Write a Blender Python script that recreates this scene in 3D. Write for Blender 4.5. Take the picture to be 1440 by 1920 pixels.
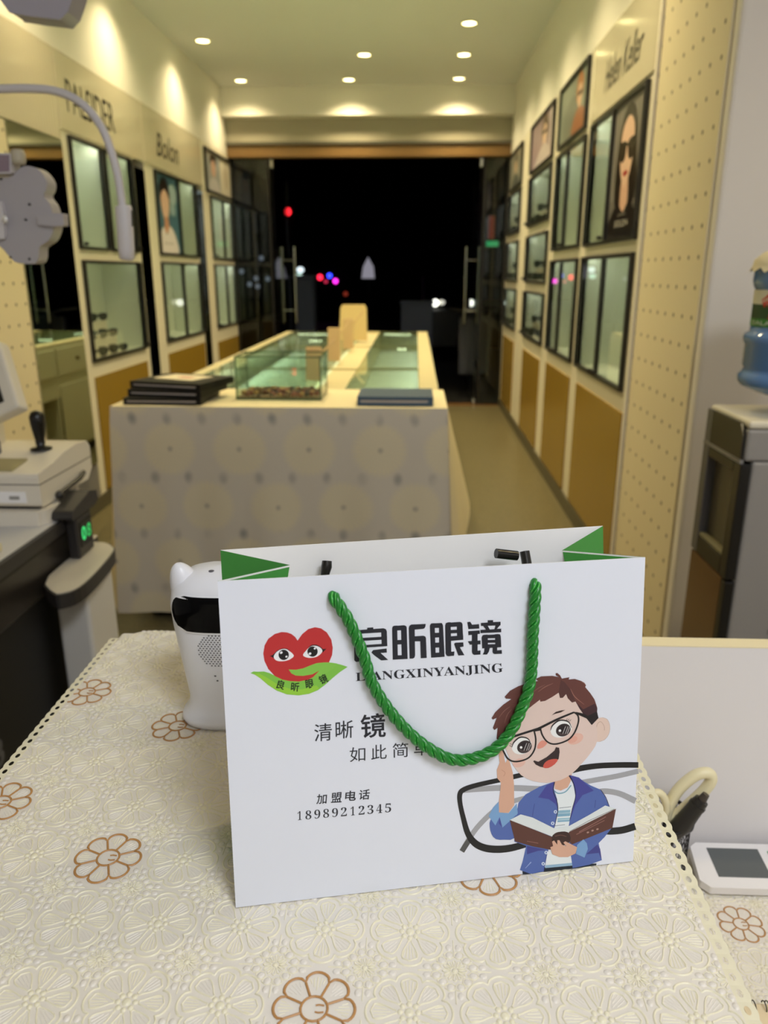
import bpy, bmesh, math, random
from math import sin, cos, pi, radians, sqrt, atan2, hypot
from mathutils import Vector, Matrix
from mathutils.geometry import tessellate_polygon
random.seed(7)
S = bpy.context.scene
COL = S.collection
for o in list(bpy.data.objects):
    bpy.data.objects.remove(o)

# ------------------------------------------------------------------ camera
CAMH, FPX = 1.40, 1440.0
PITCH, YAW = radians(17.24521), radians(2.2788)
FW = Vector((-sin(YAW)*cos(PITCH), cos(YAW)*cos(PITCH), -sin(PITCH)))
RT = Vector((cos(YAW), sin(YAW), 0))
UP = RT.cross(FW)
CAM = Vector((0, 0, CAMH))
cd = bpy.data.cameras.new('camera')
cam = bpy.data.objects.new('camera', cd)
COL.objects.link(cam)
cd.sensor_fit = 'VERTICAL'; cd.sensor_height = 36.0; cd.sensor_width = 27.0
cd.lens = 36.0*FPX/1920.0
cd.clip_start = 0.02; cd.clip_end = 200
cam.location = CAM
cam.rotation_euler = (pi/2-PITCH, 0, YAW)
cd.dof.use_dof = True; cd.dof.focus_distance = 0.69; cd.dof.aperture_fstop = 6.2
S.camera = cam

# measuring: the point of a known plane that the photograph shows at (x, y)
def ray(x, y): return FW + RT*((x-720)/FPX) - UP*((y-960)/FPX)
def onx(x, y, X): d = ray(x, y); return CAM + d*(X/d.x)
def ony(x, y, Y): d = ray(x, y); return CAM + d*(Y/d.y)
def onz(x, y, Z): d = ray(x, y); return CAM + d*((Z-CAMH)/d.z)

# ------------------------------------------------------------------ view, world
S.view_settings.view_transform = 'Standard'
S.view_settings.look = 'None'
S.view_settings.gamma = 1.0
S.view_settings.use_curve_mapping = False
S.view_settings.exposure = 0.0
S.cycles.use_denoising = True
S.cycles.max_bounces = 9; S.cycles.diffuse_bounces = 5; S.cycles.glossy_bounces = 4
S.cycles.transparent_max_bounces = 14; S.cycles.transmission_bounces = 6
S.cycles.caustics_reflective = False; S.cycles.caustics_refractive = False
S.cycles.sample_clamp_indirect = 4.0
W = bpy.data.worlds.new('night'); S.world = W; W.use_nodes = True
W.node_tree.nodes['Background'].inputs[0].default_value = (0.02, 0.025, 0.04, 1)
W.node_tree.nodes['Background'].inputs[1].default_value = 0.02

WARM = (1.0, 0.805, 0.45)
COOL = (0.88, 0.93, 1.0)
P_DOWN = 69.0        # each ceiling downlight of the shop
P_PANEL = 51.0       # the white ceiling panel over the reception counter

XR, XL, ZC = 0.94, -1.935, 3.14      # cabinet fronts right and left, ceiling
YD, YB = 8.55, 8.30                  # door line, bulkhead over the entrance
ZT, ZD = 0.912, 0.59                 # reception counter cloth, lower desk cloth

# ------------------------------------------------------------------ materials
def lin(c):
    return tuple(((v/255)/12.92 if v/255 <= 0.04045 else ((v/255+0.055)/1.055)**2.4) for v in c)
MATS = {}
def mat(name, rgb=(200, 200, 200), rough=0.5, metal=0.0, spec=0.5, emit=None, es=0.0, coat=0.0, sheen=0.0, sub=0.0):
    if name in MATS: return MATS[name]
    m = bpy.data.materials.new(name); m.use_nodes = True
    b = m.node_tree.nodes['Principled BSDF']
    b.inputs['Base Color'].default_value = (*lin(rgb), 1)
    b.inputs['Roughness'].default_value = rough
    b.inputs['Metallic'].default_value = metal
    b.inputs['Specular IOR Level'].default_value = spec
    b.inputs['Coat Weight'].default_value = coat
    b.inputs['Sheen Weight'].default_value = sheen
    if emit:
        b.inputs['Emission Color'].default_value = (*emit, 1)
        b.inputs['Emission Strength'].default_value = es
    m.diffuse_color = (*lin(rgb), 1)
    MATS[name] = m
    return m
def glass(name, tint=(235, 250, 240), rough=0.0, ior=1.5):
    """thin pane: lets light straight through, mirrors by Fresnel"""
    if name in MATS: return MATS[name]
    m = bpy.data.materials.new(name); m.use_nodes = True
    t = m.node_tree; t.nodes.clear()
    o = t.nodes.new('ShaderNodeOutputMaterial'); mx = t.nodes.new('ShaderNodeMixShader')
    tr = t.nodes.new('ShaderNodeBsdfTransparent'); gl = t.nodes.new('ShaderNodeBsdfGlossy'); lw = t.nodes.new('ShaderNodeLayerWeight')
    tr.inputs[0].default_value = (*lin(tint), 1); gl.inputs['Roughness'].default_value = rough; lw.inputs[0].default_value = 0.5
    pw = t.nodes.new('ShaderNodeMath'); pw.operation = 'POWER'; pw.inputs[1].default_value = 5.0
    sc = t.nodes.new('ShaderNodeMath'); sc.operation = 'MULTIPLY_ADD'; sc.inputs[1].default_value = 0.9; sc.inputs[2].default_value = 0.035
    t.links.new(lw.outputs['Facing'], pw.inputs[0]); t.links.new(pw.outputs[0], sc.inputs[0])
    t.links.new(sc.outputs[0], mx.inputs[0]); t.links.new(tr.outputs[0], mx.inputs[1]); t.links.new(gl.outputs[0], mx.inputs[2])
    t.links.new(mx.outputs[0], o.inputs[0])
    MATS[name] = m
    return m
def add_noise(m, c1, c2, scale=200, detail=2, lo=0.4, hi=0.6, bump=0.0, coords='Object', bscale=None):
    t = m.node_tree; b = t.nodes['Principled BSDF']
    tc = t.nodes.new('ShaderNodeTexCoord'); n = t.nodes.new('ShaderNodeTexNoise'); r = t.nodes.new('ShaderNodeValToRGB')
    n.inputs['Scale'].default_value = scale; n.inputs['Detail'].default_value = detail
    r.color_ramp.elements[0].position = lo; r.color_ramp.elements[1].position = hi
    r.color_ramp.elements[0].color = (*lin(c1), 1); r.color_ramp.elements[1].color = (*lin(c2), 1)
    t.links.new(tc.outputs[coords], n.inputs['Vector']); t.links.new(n.outputs['Fac'], r.inputs[0])
    t.links.new(r.outputs[0], b.inputs['Base Color'])
    if bump:
        bp = t.nodes.new('ShaderNodeBump'); bp.inputs['Strength'].default_value = bump; bp.inputs['Distance'].default_value = 0.002
        t.links.new(n.outputs['Fac'], bp.inputs['Height']); t.links.new(bp.outputs[0], b.inputs['Normal'])
    return m

# ------------------------------------------------------------------ mesh building
WL = {}
class MB:
    def __init__(s): s.v = []; s.f = []; s.mi = []; s.sm = []; s.mats = []
    def mid(s, m):
        if m not in s.mats: s.mats.append(m)
        return s.mats.index(m)
    def add(s, vs, fs, m, smooth=False):
        b = len(s.v); s.v += [tuple(p) for p in vs]; k = s.mid(m)
        for f in fs: s.f.append(tuple(b+i for i in f)); s.mi.append(k); s.sm.append(smooth)
        return s
    def quad(s, a, b, c, d, m): return s.add([a, b, c, d], [(0, 1, 2, 3)], m)
    def box(s, x0, x1, y0, y1, z0, z1, m):
        vs = [(x0, y0, z0), (x1, y0, z0), (x1, y1, z0), (x0, y1, z0), (x0, y0, z1), (x1, y0, z1), (x1, y1, z1), (x0, y1, z1)]
        return s.add(vs, [(3, 2, 1, 0), (4, 5, 6, 7), (0, 1, 5, 4), (1, 2, 6, 5), (2, 3, 7, 6), (3, 0, 4, 7)], m)
    def hexa(s, bot, top, m):
        return s.add(list(bot)+list(top), [(3, 2, 1, 0), (4, 5, 6, 7), (0, 1, 5, 4), (1, 2, 6, 5), (2, 3, 7, 6), (3, 0, 4, 7)], m)
    def tube(s, path, r, m, seg=10, closed=False, cap=True, smooth=True):
        P = [Vector(p) for p in path]; n = len(P)
        R = r if isinstance(r, (list, tuple)) else [r]*n
        ref = Vector((0, 0, 1)); vs = []; nrm = None
        for i in range(n):
            if closed: t = P[(i+1) % n]-P[i-1]
            else: t = P[min(i+1, n-1)]-P[max(i-1, 0)]
            t.normalize()
            if nrm is None:
                nrm = t.cross(ref)
                if nrm.length < 1e-3: nrm = t.cross(Vector((1, 0, 0)))
            else:
                nrm = nrm - t*nrm.dot(t)
            nrm.normalize(); bn = t.cross(nrm)
            for k in range(seg):
                a = 2*pi*k/seg
                vs.append(P[i]+(nrm*cos(a)+bn*sin(a))*R[i])
        fs = []
        for i in range(n if closed else n-1):
            j = (i+1) % n
            for k in range(seg):
                l = (k+1) % seg
                fs.append((i*seg+k, i*seg+l, j*seg+l, j*seg+k))
        s.add(vs, fs, m, smooth)
        if cap and not closed:
            s.add(vs[:seg], [tuple(range(seg-1, -1, -1))], m); s.add(vs[-seg:], [tuple(range(seg))], m)
        return s
    def lathe(s, c, prof, m, seg=32, sx=1.0, sy=1.0, smooth=True, cap=True):
        vs = []; n = len(prof)
        for (r, z) in prof:
            for k in range(seg):
                a = 2*pi*k/seg; vs.append((c[0]+r*cos(a)*sx, c[1]+r*sin(a)*sy, c[2]+z))
        fs = [(i*seg+k, i*seg+(k+1) % seg, (i+1)*seg+(k+1) % seg, (i+1)*seg+k) for i in range(n-1) for k in range(seg)]
        s.add(vs, fs, m, smooth)
        if cap:
            if prof[0][0] > 1e-5: s.add(vs[:seg], [tuple(range(seg-1, -1, -1))], m)
            if prof[-1][0] > 1e-5: s.add(vs[-seg:], [tuple(range(seg))], m)
        return s
    def sphere(s, c, r, m, seg=16, rings=10, sx=1, sy=1, sz=1):
        prof = [(max(1e-6, r*sin(pi*i/rings)), -r*cos(pi*i/rings)*sz) for i in range(rings+1)]
        return s.lathe(c, prof, m, seg, sx, sy, True, False)
    def prism(s, poly, fn, h, m, smooth_side=False, m_side=None):
        """poly of 2D points, fn(u, v, w) -> 3D, w from 0 to h"""
        n = len(poly)
        tri = tessellate_polygon([[Vector((p[0], p[1], 0)) for p in poly]])
        area = sum(poly[i][0]*poly[(i+1) % n][1]-poly[(i+1) % n][0]*poly[i][1] for i in range(n))
        if area < 0: tri = [(a, c, b) for a, b, c in tri]
        top = [fn(p[0], p[1], h) for p in poly]; bot = [fn(p[0], p[1], 0) for p in poly]
        def orient(ts):
            r = []
            for a, b, c in ts:
                ar = (poly[b][0]-poly[a][0])*(poly[c][1]-poly[a][1])-(poly[c][0]-poly[a][0])*(poly[b][1]-poly[a][1])
                r.append((a, b, c) if ar > 0 else (a, c, b))
            return r
        tri = orient(tri)
        s.add(top, tri, m); s.add(bot, [(a, c, b) for a, b, c in tri], m)
        side = [(i, (i+1) % n, n+(i+1) % n, n+i) for i in range(n)]
        if area < 0: side = [f[::-1] for f in side]
        return s.add(bot+top, side, m_side or m, smooth_side)
    def flat(s, poly, fn, m):
        tri = tessellate_polygon([[Vector((p[0], p[1], 0)) for p in poly]])
        r = []
        for a, b, c in tri:
            ar = (poly[b][0]-poly[a][0])*(poly[c][1]-poly[a][1])-(poly[c][0]-poly[a][0])*(poly[b][1]-poly[a][1])
            r.append((a, b, c) if ar > 0 else (a, c, b))
        return s.add([fn(p[0], p[1]) for p in poly], r, m)
    def xf(s, M, start=0):
        s.v = s.v[:start]+[tuple(M @ Vector(p)) for p in s.v[start:]]; return s

def link_mesh(name, mb, loc):
    me = bpy.data.meshes.new(name)
    L = Vector(loc)
    me.from_pydata([tuple(Vector(p)-L) for p in mb.v], [], mb.f)
    for m in mb.mats: me.materials.append(m)
    me.polygons.foreach_set('material_index', mb.mi)
    me.polygons.foreach_set('use_smooth', mb.sm)
    me.update()
    return me
def mk(name, mb, parent=None, bevel=0.0, seg=2, label=None, cat=None, group=None, kind=None, sub=0, base=None):
    """one mesh object; vertices are world coordinates (roots stand unrotated while they are built)"""
    if parent is not None: loc = WL[parent.name]
    else:
        xs = [p[0] for p in mb.v]; ys = [p[1] for p in mb.v]; zs = [p[2] for p in mb.v]
        loc = base if base is not None else Vector(((min(xs)+max(xs))/2, (min(ys)+max(ys))/2, min(zs)))
    o = bpy.data.objects.new(name, link_mesh(name, mb, loc)); COL.objects.link(o)
    if parent is not None: o.parent = parent
    else: o.location = loc
    WL[o.name] = Vector(loc)
    if bevel:
        b = o.modifiers.new('soft_edges', 'BEVEL'); b.width = bevel; b.segments = seg; b.limit_method = 'ANGLE'; b.angle_limit = radians(40)
    if sub:
        d = o.modifiers.new('smooth', 'SUBSURF'); d.levels = sub; d.render_levels = sub
    tag(o, label, cat, group, kind)
    return o
def tag(o, label=None, cat=None, group=None, kind=None):
    if label: o['label'] = label
    if cat: o['category'] = cat
    if group: o['group'] = group
    if kind: o['kind'] = kind
def thing(name, label, cat, loc=(0, 0, 0), group=None):
    o = bpy.data.objects.new(name, None); COL.objects.link(o)
    o.location = loc; o.empty_display_size = 0.05
    WL[o.name] = Vector(loc)
    tag(o, label, cat, group)
    return o
def struct(name, mb, bevel=0.0): return mk(name, mb, None, bevel, kind='structure')
def kids(o): return [c for c in bpy.data.objects if c.parent == o]
def dup(root, loc, rotz=0.0, label=None, group=None, parts=None):
    r = root.copy(); COL.objects.link(r); r.location = loc; r.rotation_euler = (0, 0, rotz)
    if label: r['label'] = label
    if group: r['group'] = group
    for ch in (parts if parts is not None else kids(root)):
        c = ch.copy(); COL.objects.link(c); c.parent = r
        for g in kids(ch):
            d = g.copy(); COL.objects.link(d); d.parent = c
    return r

def cat_closed(pts, n=4):
    out = []; N = len(pts)
    for i in range(N):
        p0, p1, p2, p3 = (Vector(pts[(i+k-1) % N]) for k in range(4))
        for j in range(n):
            t = j/n
            out.append(0.5*((2*p1)+(p2-p0)*t+(2*p0-5*p1+4*p2-p3)*t*t+(3*p1-p0-3*p2+p3)*t**3))
    return [tuple(p) for p in out]
def cat_open(pts, n=6):
    P = [Vector(p) for p in pts]; P = [2*P[0]-P[1]]+P+[2*P[-1]-P[-2]]; out = []
    for i in range(1, len(P)-2):
        for j in range(n):
            t = j/n; p0, p1, p2, p3 = P[i-1:i+3]
            out.append(0.5*((2*p1)+(p2-p0)*t+(2*p0-5*p1+4*p2-p3)*t*t+(3*p1-p0-3*p2+p3)*t**3))
    out.append(P[-2]); return out
TXT = {}
def text2d(s, size=1.0, off=0.0, shear=0.0, space=1.0):
    """outline of a string as flat triangles; returns (verts, faces, width, height box)"""
    key = (s, size, off, shear, space)
    if key in TXT: return TXT[key]
    c = bpy.data.curves.new('lettering', 'FONT'); c.body = s; c.size = size; c.offset = off; c.shear = shear; c.space_character = space
    c.resolution_u = 4
    o = bpy.data.objects.new('lettering', c); COL.objects.link(o)
    dg = bpy.context.evaluated_depsgraph_get(); dg.update()
    me = bpy.data.meshes.new_from_object(o.evaluated_get(dg))
    vs = [(v.co.x, v.co.y) for v in me.vertices]; fs = [tuple(p.vertices) for p in me.polygons]
    bpy.data.objects.remove(o); bpy.data.curves.remove(c); bpy.data.meshes.remove(me)
    xs = [v[0] for v in vs]; ys = [v[1] for v in vs]
    TXT[key] = (vs, fs, (min(xs), max(xs), min(ys), max(ys)))
    return TXT[key]
def put_text(mb, s, fn, m, off=0.0, shear=0.0, space=1.0, stretch=True):
    """writes s so that its bounding box fills the unit square handed to fn(u, v)"""
    vs, fs, (x0, x1, y0, y1) = text2d(s, 1.0, off, shear, space)
    mb.add([fn((x-x0)/(x1-x0), (y-y0)/(y1-y0)) for x, y in vs], fs, m)
def bilerp(a, b, c, d):
    """fn(u, v) over the quad a (0,0), b (1,0), c (1,1), d (0,1)"""
    a, b, c, d = map(Vector, (a, b, c, d))
    return lambda u, v: (a*(1-u)+b*u)*(1-v)+(d*(1-u)+c*u)*v
# ------------------------------------------------------------------ shared materials
CREAM = mat('cream_laminate', (236, 230, 212), 0.35)
GLOSSCREAM = mat('gloss_cream_panel', (214, 206, 184), 0.12)
WALLW = mat('painted_wall', (240, 237, 228), 0.75)
WALLP = mat('white_wall', (232, 226, 220), 0.7)
CEIL = mat('ceiling_paint', (236, 236, 236), 0.85)
OCHRE = mat('ochre_panel', (154, 124, 46), 0.25)
BLACK = mat('black_frame', (24, 22, 20), 0.4)
NICHE = mat('niche_lining', (226, 230, 216), 0.5)
MIRROR = mat('mirror_silver', (222, 232, 222), 0.0, metal=1.0)
PANE = glass('cabinet_pane', (251, 254, 251))
CLEAR = glass('clear_pane', (240, 248, 244))
GREENGL = glass('counter_glass', (246, 253, 249))
STEEL = mat('steel', (190, 190, 186), 0.25, metal=1.0)
CHROME = mat('chrome', (220, 220, 222), 0.08, metal=1.0)
FLOORM = add_noise(mat('speckled_floor', (150, 140, 105), 0.35), (74, 68, 46), (138, 128, 94), 260, 3, 0.38, 0.64)
ASPH = mat('asphalt', (26, 26, 28), 0.8)
NICHEGLOW = mat('led_strip_green', (240, 255, 236), 0.5, emit=(0.96, 1.0, 0.84), es=34.0)  # glow of the unseen strips added inside the wall cabinets

# ------------------------------------------------------------------ room shell
struct('floor', MB().box(-2.3, 2.5, -1.6, 8.62, -0.06, 0.0, FLOORM))
struct('ceiling', MB().box(-2.3, 2.5, -1.6, 8.62, ZC, ZC+0.08, CEIL))
wr = MB().box(XR+0.31, XR+0.37, 2.68, 8.62, 0, ZC, WALLW).box(XR, XR+0.309, 3.40, 8.62, 2.545, ZC, WALLW)
struct('wall_right', wr)
wl = MB().box(XL-0.37, XL-0.31, -1.6, 8.62, 0, ZC, WALLW).box(XL-0.309, XL, 3.88, 8.62, 2.545, ZC, WALLW)
struct('wall_left', wl)
struct('wall_alcove', MB().box(XR+0.004, 2.5, 2.62, 2.679, 0, ZC, WALLP), bevel=0.012)
struct('wall_side', MB().box(2.42, 2.5, -1.6, 2.62, 0, ZC, WALLP))
struct('wall_back', MB().box(-2.3, 2.5, -1.68, -1.6, 0, ZC, WALLP))
struct('wall_entrance', MB().box(XL+0.002, XR-0.002, YB, 8.62, 2.88, ZC-0.001, WALLW))
SHUT = mat('shutter_box', (168, 162, 142), 0.5)
struct('trim_1', MB().box(XL+0.002, XR-0.002, YB+0.16, 8.60, 2.665, 2.879, SHUT).box(XL+0.002, XR-0.002, YB+0.13, 8.60, 2.645, 2.667, mat('shutter_lip', (120, 118, 108), 0.35, metal=0.6)))
struct('trim_2', MB().box(XL+0.002, XR-0.002, 8.46, 8.60, 2.53, 2.644, mat('orange_beam', (124, 94, 52), 0.4)))
struct('baseboard_right', MB().box(XR-0.012, XR+0.0, 3.40, 8.55, 0, 0.09, mat('dark_baseboard', (86, 82, 66), 0.4)))
struct('baseboard_left', MB().box(XL, XL+0.012, 3.9, 8.55, 0, 0.09, mat('dark_baseboard')))

# ------------------------------------------------------------------ entrance: frameless glass doors, both leaves open
def door_leaf(n, hx, sgn):
    g = MB().box(hx-0.006, hx+0.006, YD+0.03, YD+0.98, 0.03, 2.50, CLEAR)
    d = struct('door_%d' % n, g)
    h = MB()
    for sx in (-1, 1):
        x = hx+sx*0.075
        h.tube([(x, YD+0.87, 0.83), (x, YD+0.87, 1.70)], 0.017, STEEL, 12)
    for z in (0.98, 1.55):
        h.tube([(hx-0.075, YD+0.87, z), (hx+0.075, YD+0.87, z)], 0.011, STEEL, 10)
    mk('handle', h, d)
    mk('patch_fitting', MB().box(hx-0.016, hx+0.016, YD, YD+0.16, 2.44, 2.528, STEEL), d, bevel=0.004)
    mk('floor_hinge', MB().box(hx-0.016, hx+0.016, YD, YD+0.16, 0.001, 0.07, STEEL), d, bevel=0.004)
door_leaf(1, -1.50, 1); door_leaf(2, 0.655, -1)
def side_light(n, x0, x1):
    w = struct('window_%d' % n, MB().box(x0, x1, YD, YD+0.012, 0.03, 2.53, CLEAR))
    mk('window_frame', MB().box(x0, x0+0.02, YD-0.01, YD+0.02, 0.0, 2.53, BLACK).box(x1-0.02, x1, YD-0.01, YD+0.02, 0, 2.53, BLACK).box(x0+0.02, x1-0.02, YD-0.01, YD+0.02, 0, 0.03, BLACK), w)
side_light(1, XL+0.003, -1.53); side_light(2, 0.685, XR-0.003)
struct('trim_3', MB().box(XL, XR, 8.52, 8.62, 0.0005, 0.012, mat('threshold', (120, 84, 44), 0.4)))
struct('ground', MB().box(-14, 14, 8.621, 40, -0.16, -0.10, ASPH))

# ------------------------------------------------------------------ wall helpers
def wp(side, y, z, out): return (XR-out, y, z) if side == 'R' else (XL+out, y, z)
def wbox(mb, side, y0, y1, z0, z1, o0, o1, m):
    if side == 'R': return mb.box(XR-o1, XR-o0, y0, y1, z0, z1, m)
    return mb.box(XL+o0, XL+o1, y0, y1, z0, z1, m)
def wquad(side, y0, y1, z0, z1, out):
    """fn(u, v): u from the viewer's left to right over a rectangle on that wall"""
    if side == 'R': return lambda u, v, w=0: (XR-out-w, y1+(y0-y1)*u, z0+(z1-z0)*v)
    return lambda u, v, w=0: (XL+out+w, y0+(y1-y0)*u, z0+(z1-z0)*v)
def frame_ring(mb, side, y0, y1, z0, z1, t, o0, o1, m):
    wbox(mb, side, y0, y1, z0, z0+t, o0, o1, m); wbox(mb, side, y0, y1, z1-t, z1, o0, o1, m)
    wbox(mb, side, y0, y0+t, z0+t, z1-t, o0, o1, m); wbox(mb, side, y1-t, y1, z0+t, z1-t, o0, o1, m)
    return mb
ND = 0.26; SH = 0.098
def cabinet(side, y0, y1, label, openings, doors, ochre, fascia=None, ztop=2.54, sign=None, steps=()):
    root = thing('display_cabinet', label, 'cabinet', wp(side, (y0+y1)/2, 0, 0), 'display cabinets along the shop walls')
    c = MB()
    ys = sorted({y0, y1, *[v for o in openings for v in o[:2]]}); zs = sorted({0.0, ztop, *[v for o in openings for v in o[2:4]]})
    def hole(y, z): return any(o[0] < y < o[1] and o[2] < z < o[3] for o in openings)
    for i in range(len(ys)-1):
        for j in range(len(zs)-1):
            if not hole((ys[i]+ys[i+1])/2, (zs[j]+zs[j+1])/2):
                wbox(c, side, ys[i], ys[i+1], zs[j], zs[j+1], -0.018, 0.0, CREAM)
    wbox(c, side, y0, y0+0.018, 0, ztop, -0.30, -0.018, CREAM); wbox(c, side, y1-0.018, y1, 0, ztop, -0.30, -0.018, CREAM)
    mk('carcass', c, root)
    for o in openings:
        n = MB(); a, b, z0, z1 = o[:4]; zt = z1+0.025
        f = lambda y, z, d: wp(side, y, z, -d)
        n.quad(f(a, z0, ND), f(b, z0, ND), f(b, zt, ND), f(a, zt, ND), NICHE)
        n.quad(f(a, z0, 0), f(b, z0, 0), f(b, z0, ND), f(a, z0, ND), NICHE)
        n.quad(f(a, zt, 0.019), f(b, zt, 0.019), f(b, zt, ND), f(a, zt, ND), NICHE)
        n.quad(f(a, z0, 0), f(a, zt, 0), f(a, zt, ND), f(a, z0, ND), NICHE)
        n.quad(f(b, z0, 0), f(b, zt, 0), f(b, zt, ND), f(b, z0, ND), NICHE)
        mk('niche', n, root)
        pw = o[4] if len(o) > 4 else 1.0
        if pw > 0: mk('light_strip', wbox(MB(), side, a+0.02, b-0.02, z1+0.012, z1+0.019, -0.029, -0.021, NICHEGLOW if pw == 1.0 else mat('led_strip_%d' % int(pw*100), (240, 255, 236), 0.5, emit=(0.96, 1.0, 0.84), es=34.0*pw)), root)  # strip added out of sight behind the lintel to brighten the niche
    for (a, b, z0, z1) in steps:
        st = MB(); n = 3
        for k in range(n):
            wbox(st, side, a, b, z0+0.002, z0+0.002+SH*(n-1-k)+0.004, -ND+0.075+0.058*(k), -ND+0.075+0.058*(k+1)-0.001, CREAM)
        mk('stepped_riser', st, root)
    for d in doors:
        a, b, z0, z1 = d[:4]; hinge = d[4] if len(d) > 4 else 1
        dm = mk('door', frame_ring(MB(), side, a, b, z0, z1, 0.017, 0.002, 0.022, BLACK), root, label='black framed glass door')
        mk('pane', wbox(MB(), side, a+0.015, b-0.015, z0+0.015, z1-0.015, 0.009, 0.013, PANE), dm)
        ky = (a+0.035) if hinge > 0 else (b-0.035)
        mk('knob', MB().tube([wp(side, ky, z0+0.03, 0.022), wp(side, ky, z0+0.03, 0.045)], 0.010, BLACK, 10), dm)
    for (a, b, z0, z1) in ochre:
        mk('base_panel', wbox(MB(), side, a, b, z0, z1, 0.001, 0.010, OCHRE), root, bevel=0.003, label='ochre base panel')
    if fascia:
        a, b, z0, z1 = fascia
        mk('fascia', wbox(MB(), side, a, b, z0, z1, 0.001, 0.008, GLOSSCREAM), root, bevel=0.002)
    if sign:
        text, a, b, z0, z1, shear, off = sign
        t = MB(); base = wquad(side, a, b, z0, z1, 0.0085)
        put_text(t, text, lambda u, v: base(u, v, 0.0006), mat('sign_black', (20, 19, 16), 0.4), off, shear)
        vs, fs, bb = text2d(text, 1.0, off, shear)
        mk('lettering', t, root)
    return root

# right hand wall, from the pegboard to the entrance
cabinet('R', 3.44, 4.62, 'nearest cabinet on the right wall, under the script sign, beside the pegboard',
        [(4.05, 4.55, 1.55, 2.14), (3.52, 4.55, 0.90, 1.478)],
        [(4.055, 4.555, 1.54, 2.15, 1), (3.51, 4.03, 0.89, 1.487, -1), (4.03, 4.555, 0.89, 1.487, 1)],
        [(3.47, 4.50, 0.10, 0.80)], (3.44, 4.62, 2.17, 2.538), sign=('Helen Keller', 3.66, 4.34, 2.26, 2.40, 0.35, 0.004))
cabinet('R', 4.64, 5.71, 'right wall cabinet with two tall glass door pairs under the orange haired portrait',
        [(4.71, 5.60, 1.555, 2.12), (4.71, 5.60, 0.90, 1.475)],
        [(4.70, 5.20, 1.545, 2.135, -1), (5.20, 5.61, 1.545, 2.135, 1), (4.70, 5.20, 0.89, 1.485, -1), (5.20, 5.61, 0.89, 1.485, 1)],
        [(4.72, 5.58, 0.10, 0.80)])
def tri(y0, y1): return [(y0, y1, 1.775, 2.13, 1.2), (y0, y1, 1.34, 1.685, 1.2), (y0, y1, 0.90, 1.25, 1.2)]
def trid(y0, y1): return [(y0-0.01, y1+0.01, 1.765, 2.14, -1), (y0-0.01, y1+0.01, 1.33, 1.695, -1), (y0-0.01, y1+0.01, 0.89, 1.26, -1)]
cabinet('R', 5.73, 7.06, 'right wall cabinet with three stacked windows of eyeglasses under the mauve portrait',
        tri(5.84, 6.90), trid(5.84, 6.90), [(5.90, 6.82, 0.10, 0.78)],
        steps=[(5.9, 6.85, 1.776, 0), (5.9, 6.85, 1.341, 0), (5.9, 6.85, 0.901, 0)])
cabinet('R', 7.10, 8.54, 'farthest right wall cabinet with three eyeglass windows next to the entrance',
        tri(7.47, 8.41), trid(7.47, 8.41), [(7.50, 8.38, 0.10, 0.78)],
        steps=[(7.5, 8.38, 1.776, 0), (7.5, 8.38, 1.341, 0), (7.5, 8.38, 0.901, 0)])
# left hand wall
cabinet('L', 4.51, 5.63, 'nearest cabinet on the left wall, beside the big mirror, wide window at the bottom',
        [(4.60, 5.06, 1.545, 2.12, 1.3), (5.07, 5.55, 1.545, 2.12, 0.25), (4.60, 5.55, 0.90, 1.465, 0.12)],
        [(4.585, 5.045, 1.535, 2.13, 1), (5.075, 5.565, 1.535, 2.13, -1), (4.595, 5.56, 0.89, 1.475, -1)],
        [(4.60, 5.54, 0.10, 0.80)], (4.51, 5.84, 2.15, 2.538), sign=('PALSIDER', 4.62, 5.32, 2.25, 2.42, 0.0, 0.0),
        steps=[(4.66, 5.2, 0.901, 0)])
cabinet('L', 5.845, 7.165, 'left wall cabinet with the portrait of a boy in a white shirt',
        [(6.60, 7.14, 1.545, 2.12, 0.4), (6.05, 7.14, 0.90, 1.475, 0.4)],
        [(6.595, 7.15, 1.535, 2.13, -1), (6.04, 6.57, 0.89, 1.485, 1), (6.57, 7.15, 0.89, 1.485, -1)],
        [(6.05, 7.12, 0.10, 0.80)], (5.86, 7.39, 2.15, 2.538), sign=('Bolon', 6.14, 6.70, 2.235, 2.40, 0.3, 0.006))
cabinet('L', 7.40, 8.54, 'farthest left wall cabinet, under a wide portrait, next to the entrance',
        [(7.65, 8.52, 1.545, 2.085), (7.65, 8.52, 0.90, 1.475)],
        [(7.64, 8.10, 1.535, 2.095, 1), (8.10, 8.53, 1.535, 2.095, -1), (7.64, 8.10, 0.89, 1.485, 1), (8.10, 8.53, 0.89, 1.485, -1)],
        [(7.62, 8.50, 0.10, 0.76)])

# mirrors on the left wall
def mirror(y0, y1, z0, z1, label, back=-0.001):
    r = thing('wall_mirror', label, 'mirror', (XL-back, (y0+y1)/2, z0))
    mk('backing', MB().box(XL-back-0.05, XL-back-0.004, y0, y1, z0, z1, BLACK), r)
    mk('mirror_glass', MB().box(XL-back-0.004, XL-back, y0, y1, z0, z1, MIRROR), r)
mirror(3.905, 4.50, 0.30, 2.09, 'large wall mirror between the left pegboard and the first left cabinet', -0.006)
mirror(5.632, 5.843, 0.02, 2.10, 'narrow dark mirror strip between the first and second left cabinets')
mirror(7.167, 7.398, 0.02, 2.10, 'narrow dark mirror strip between the boy portrait and the farthest left cabinet')
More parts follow.
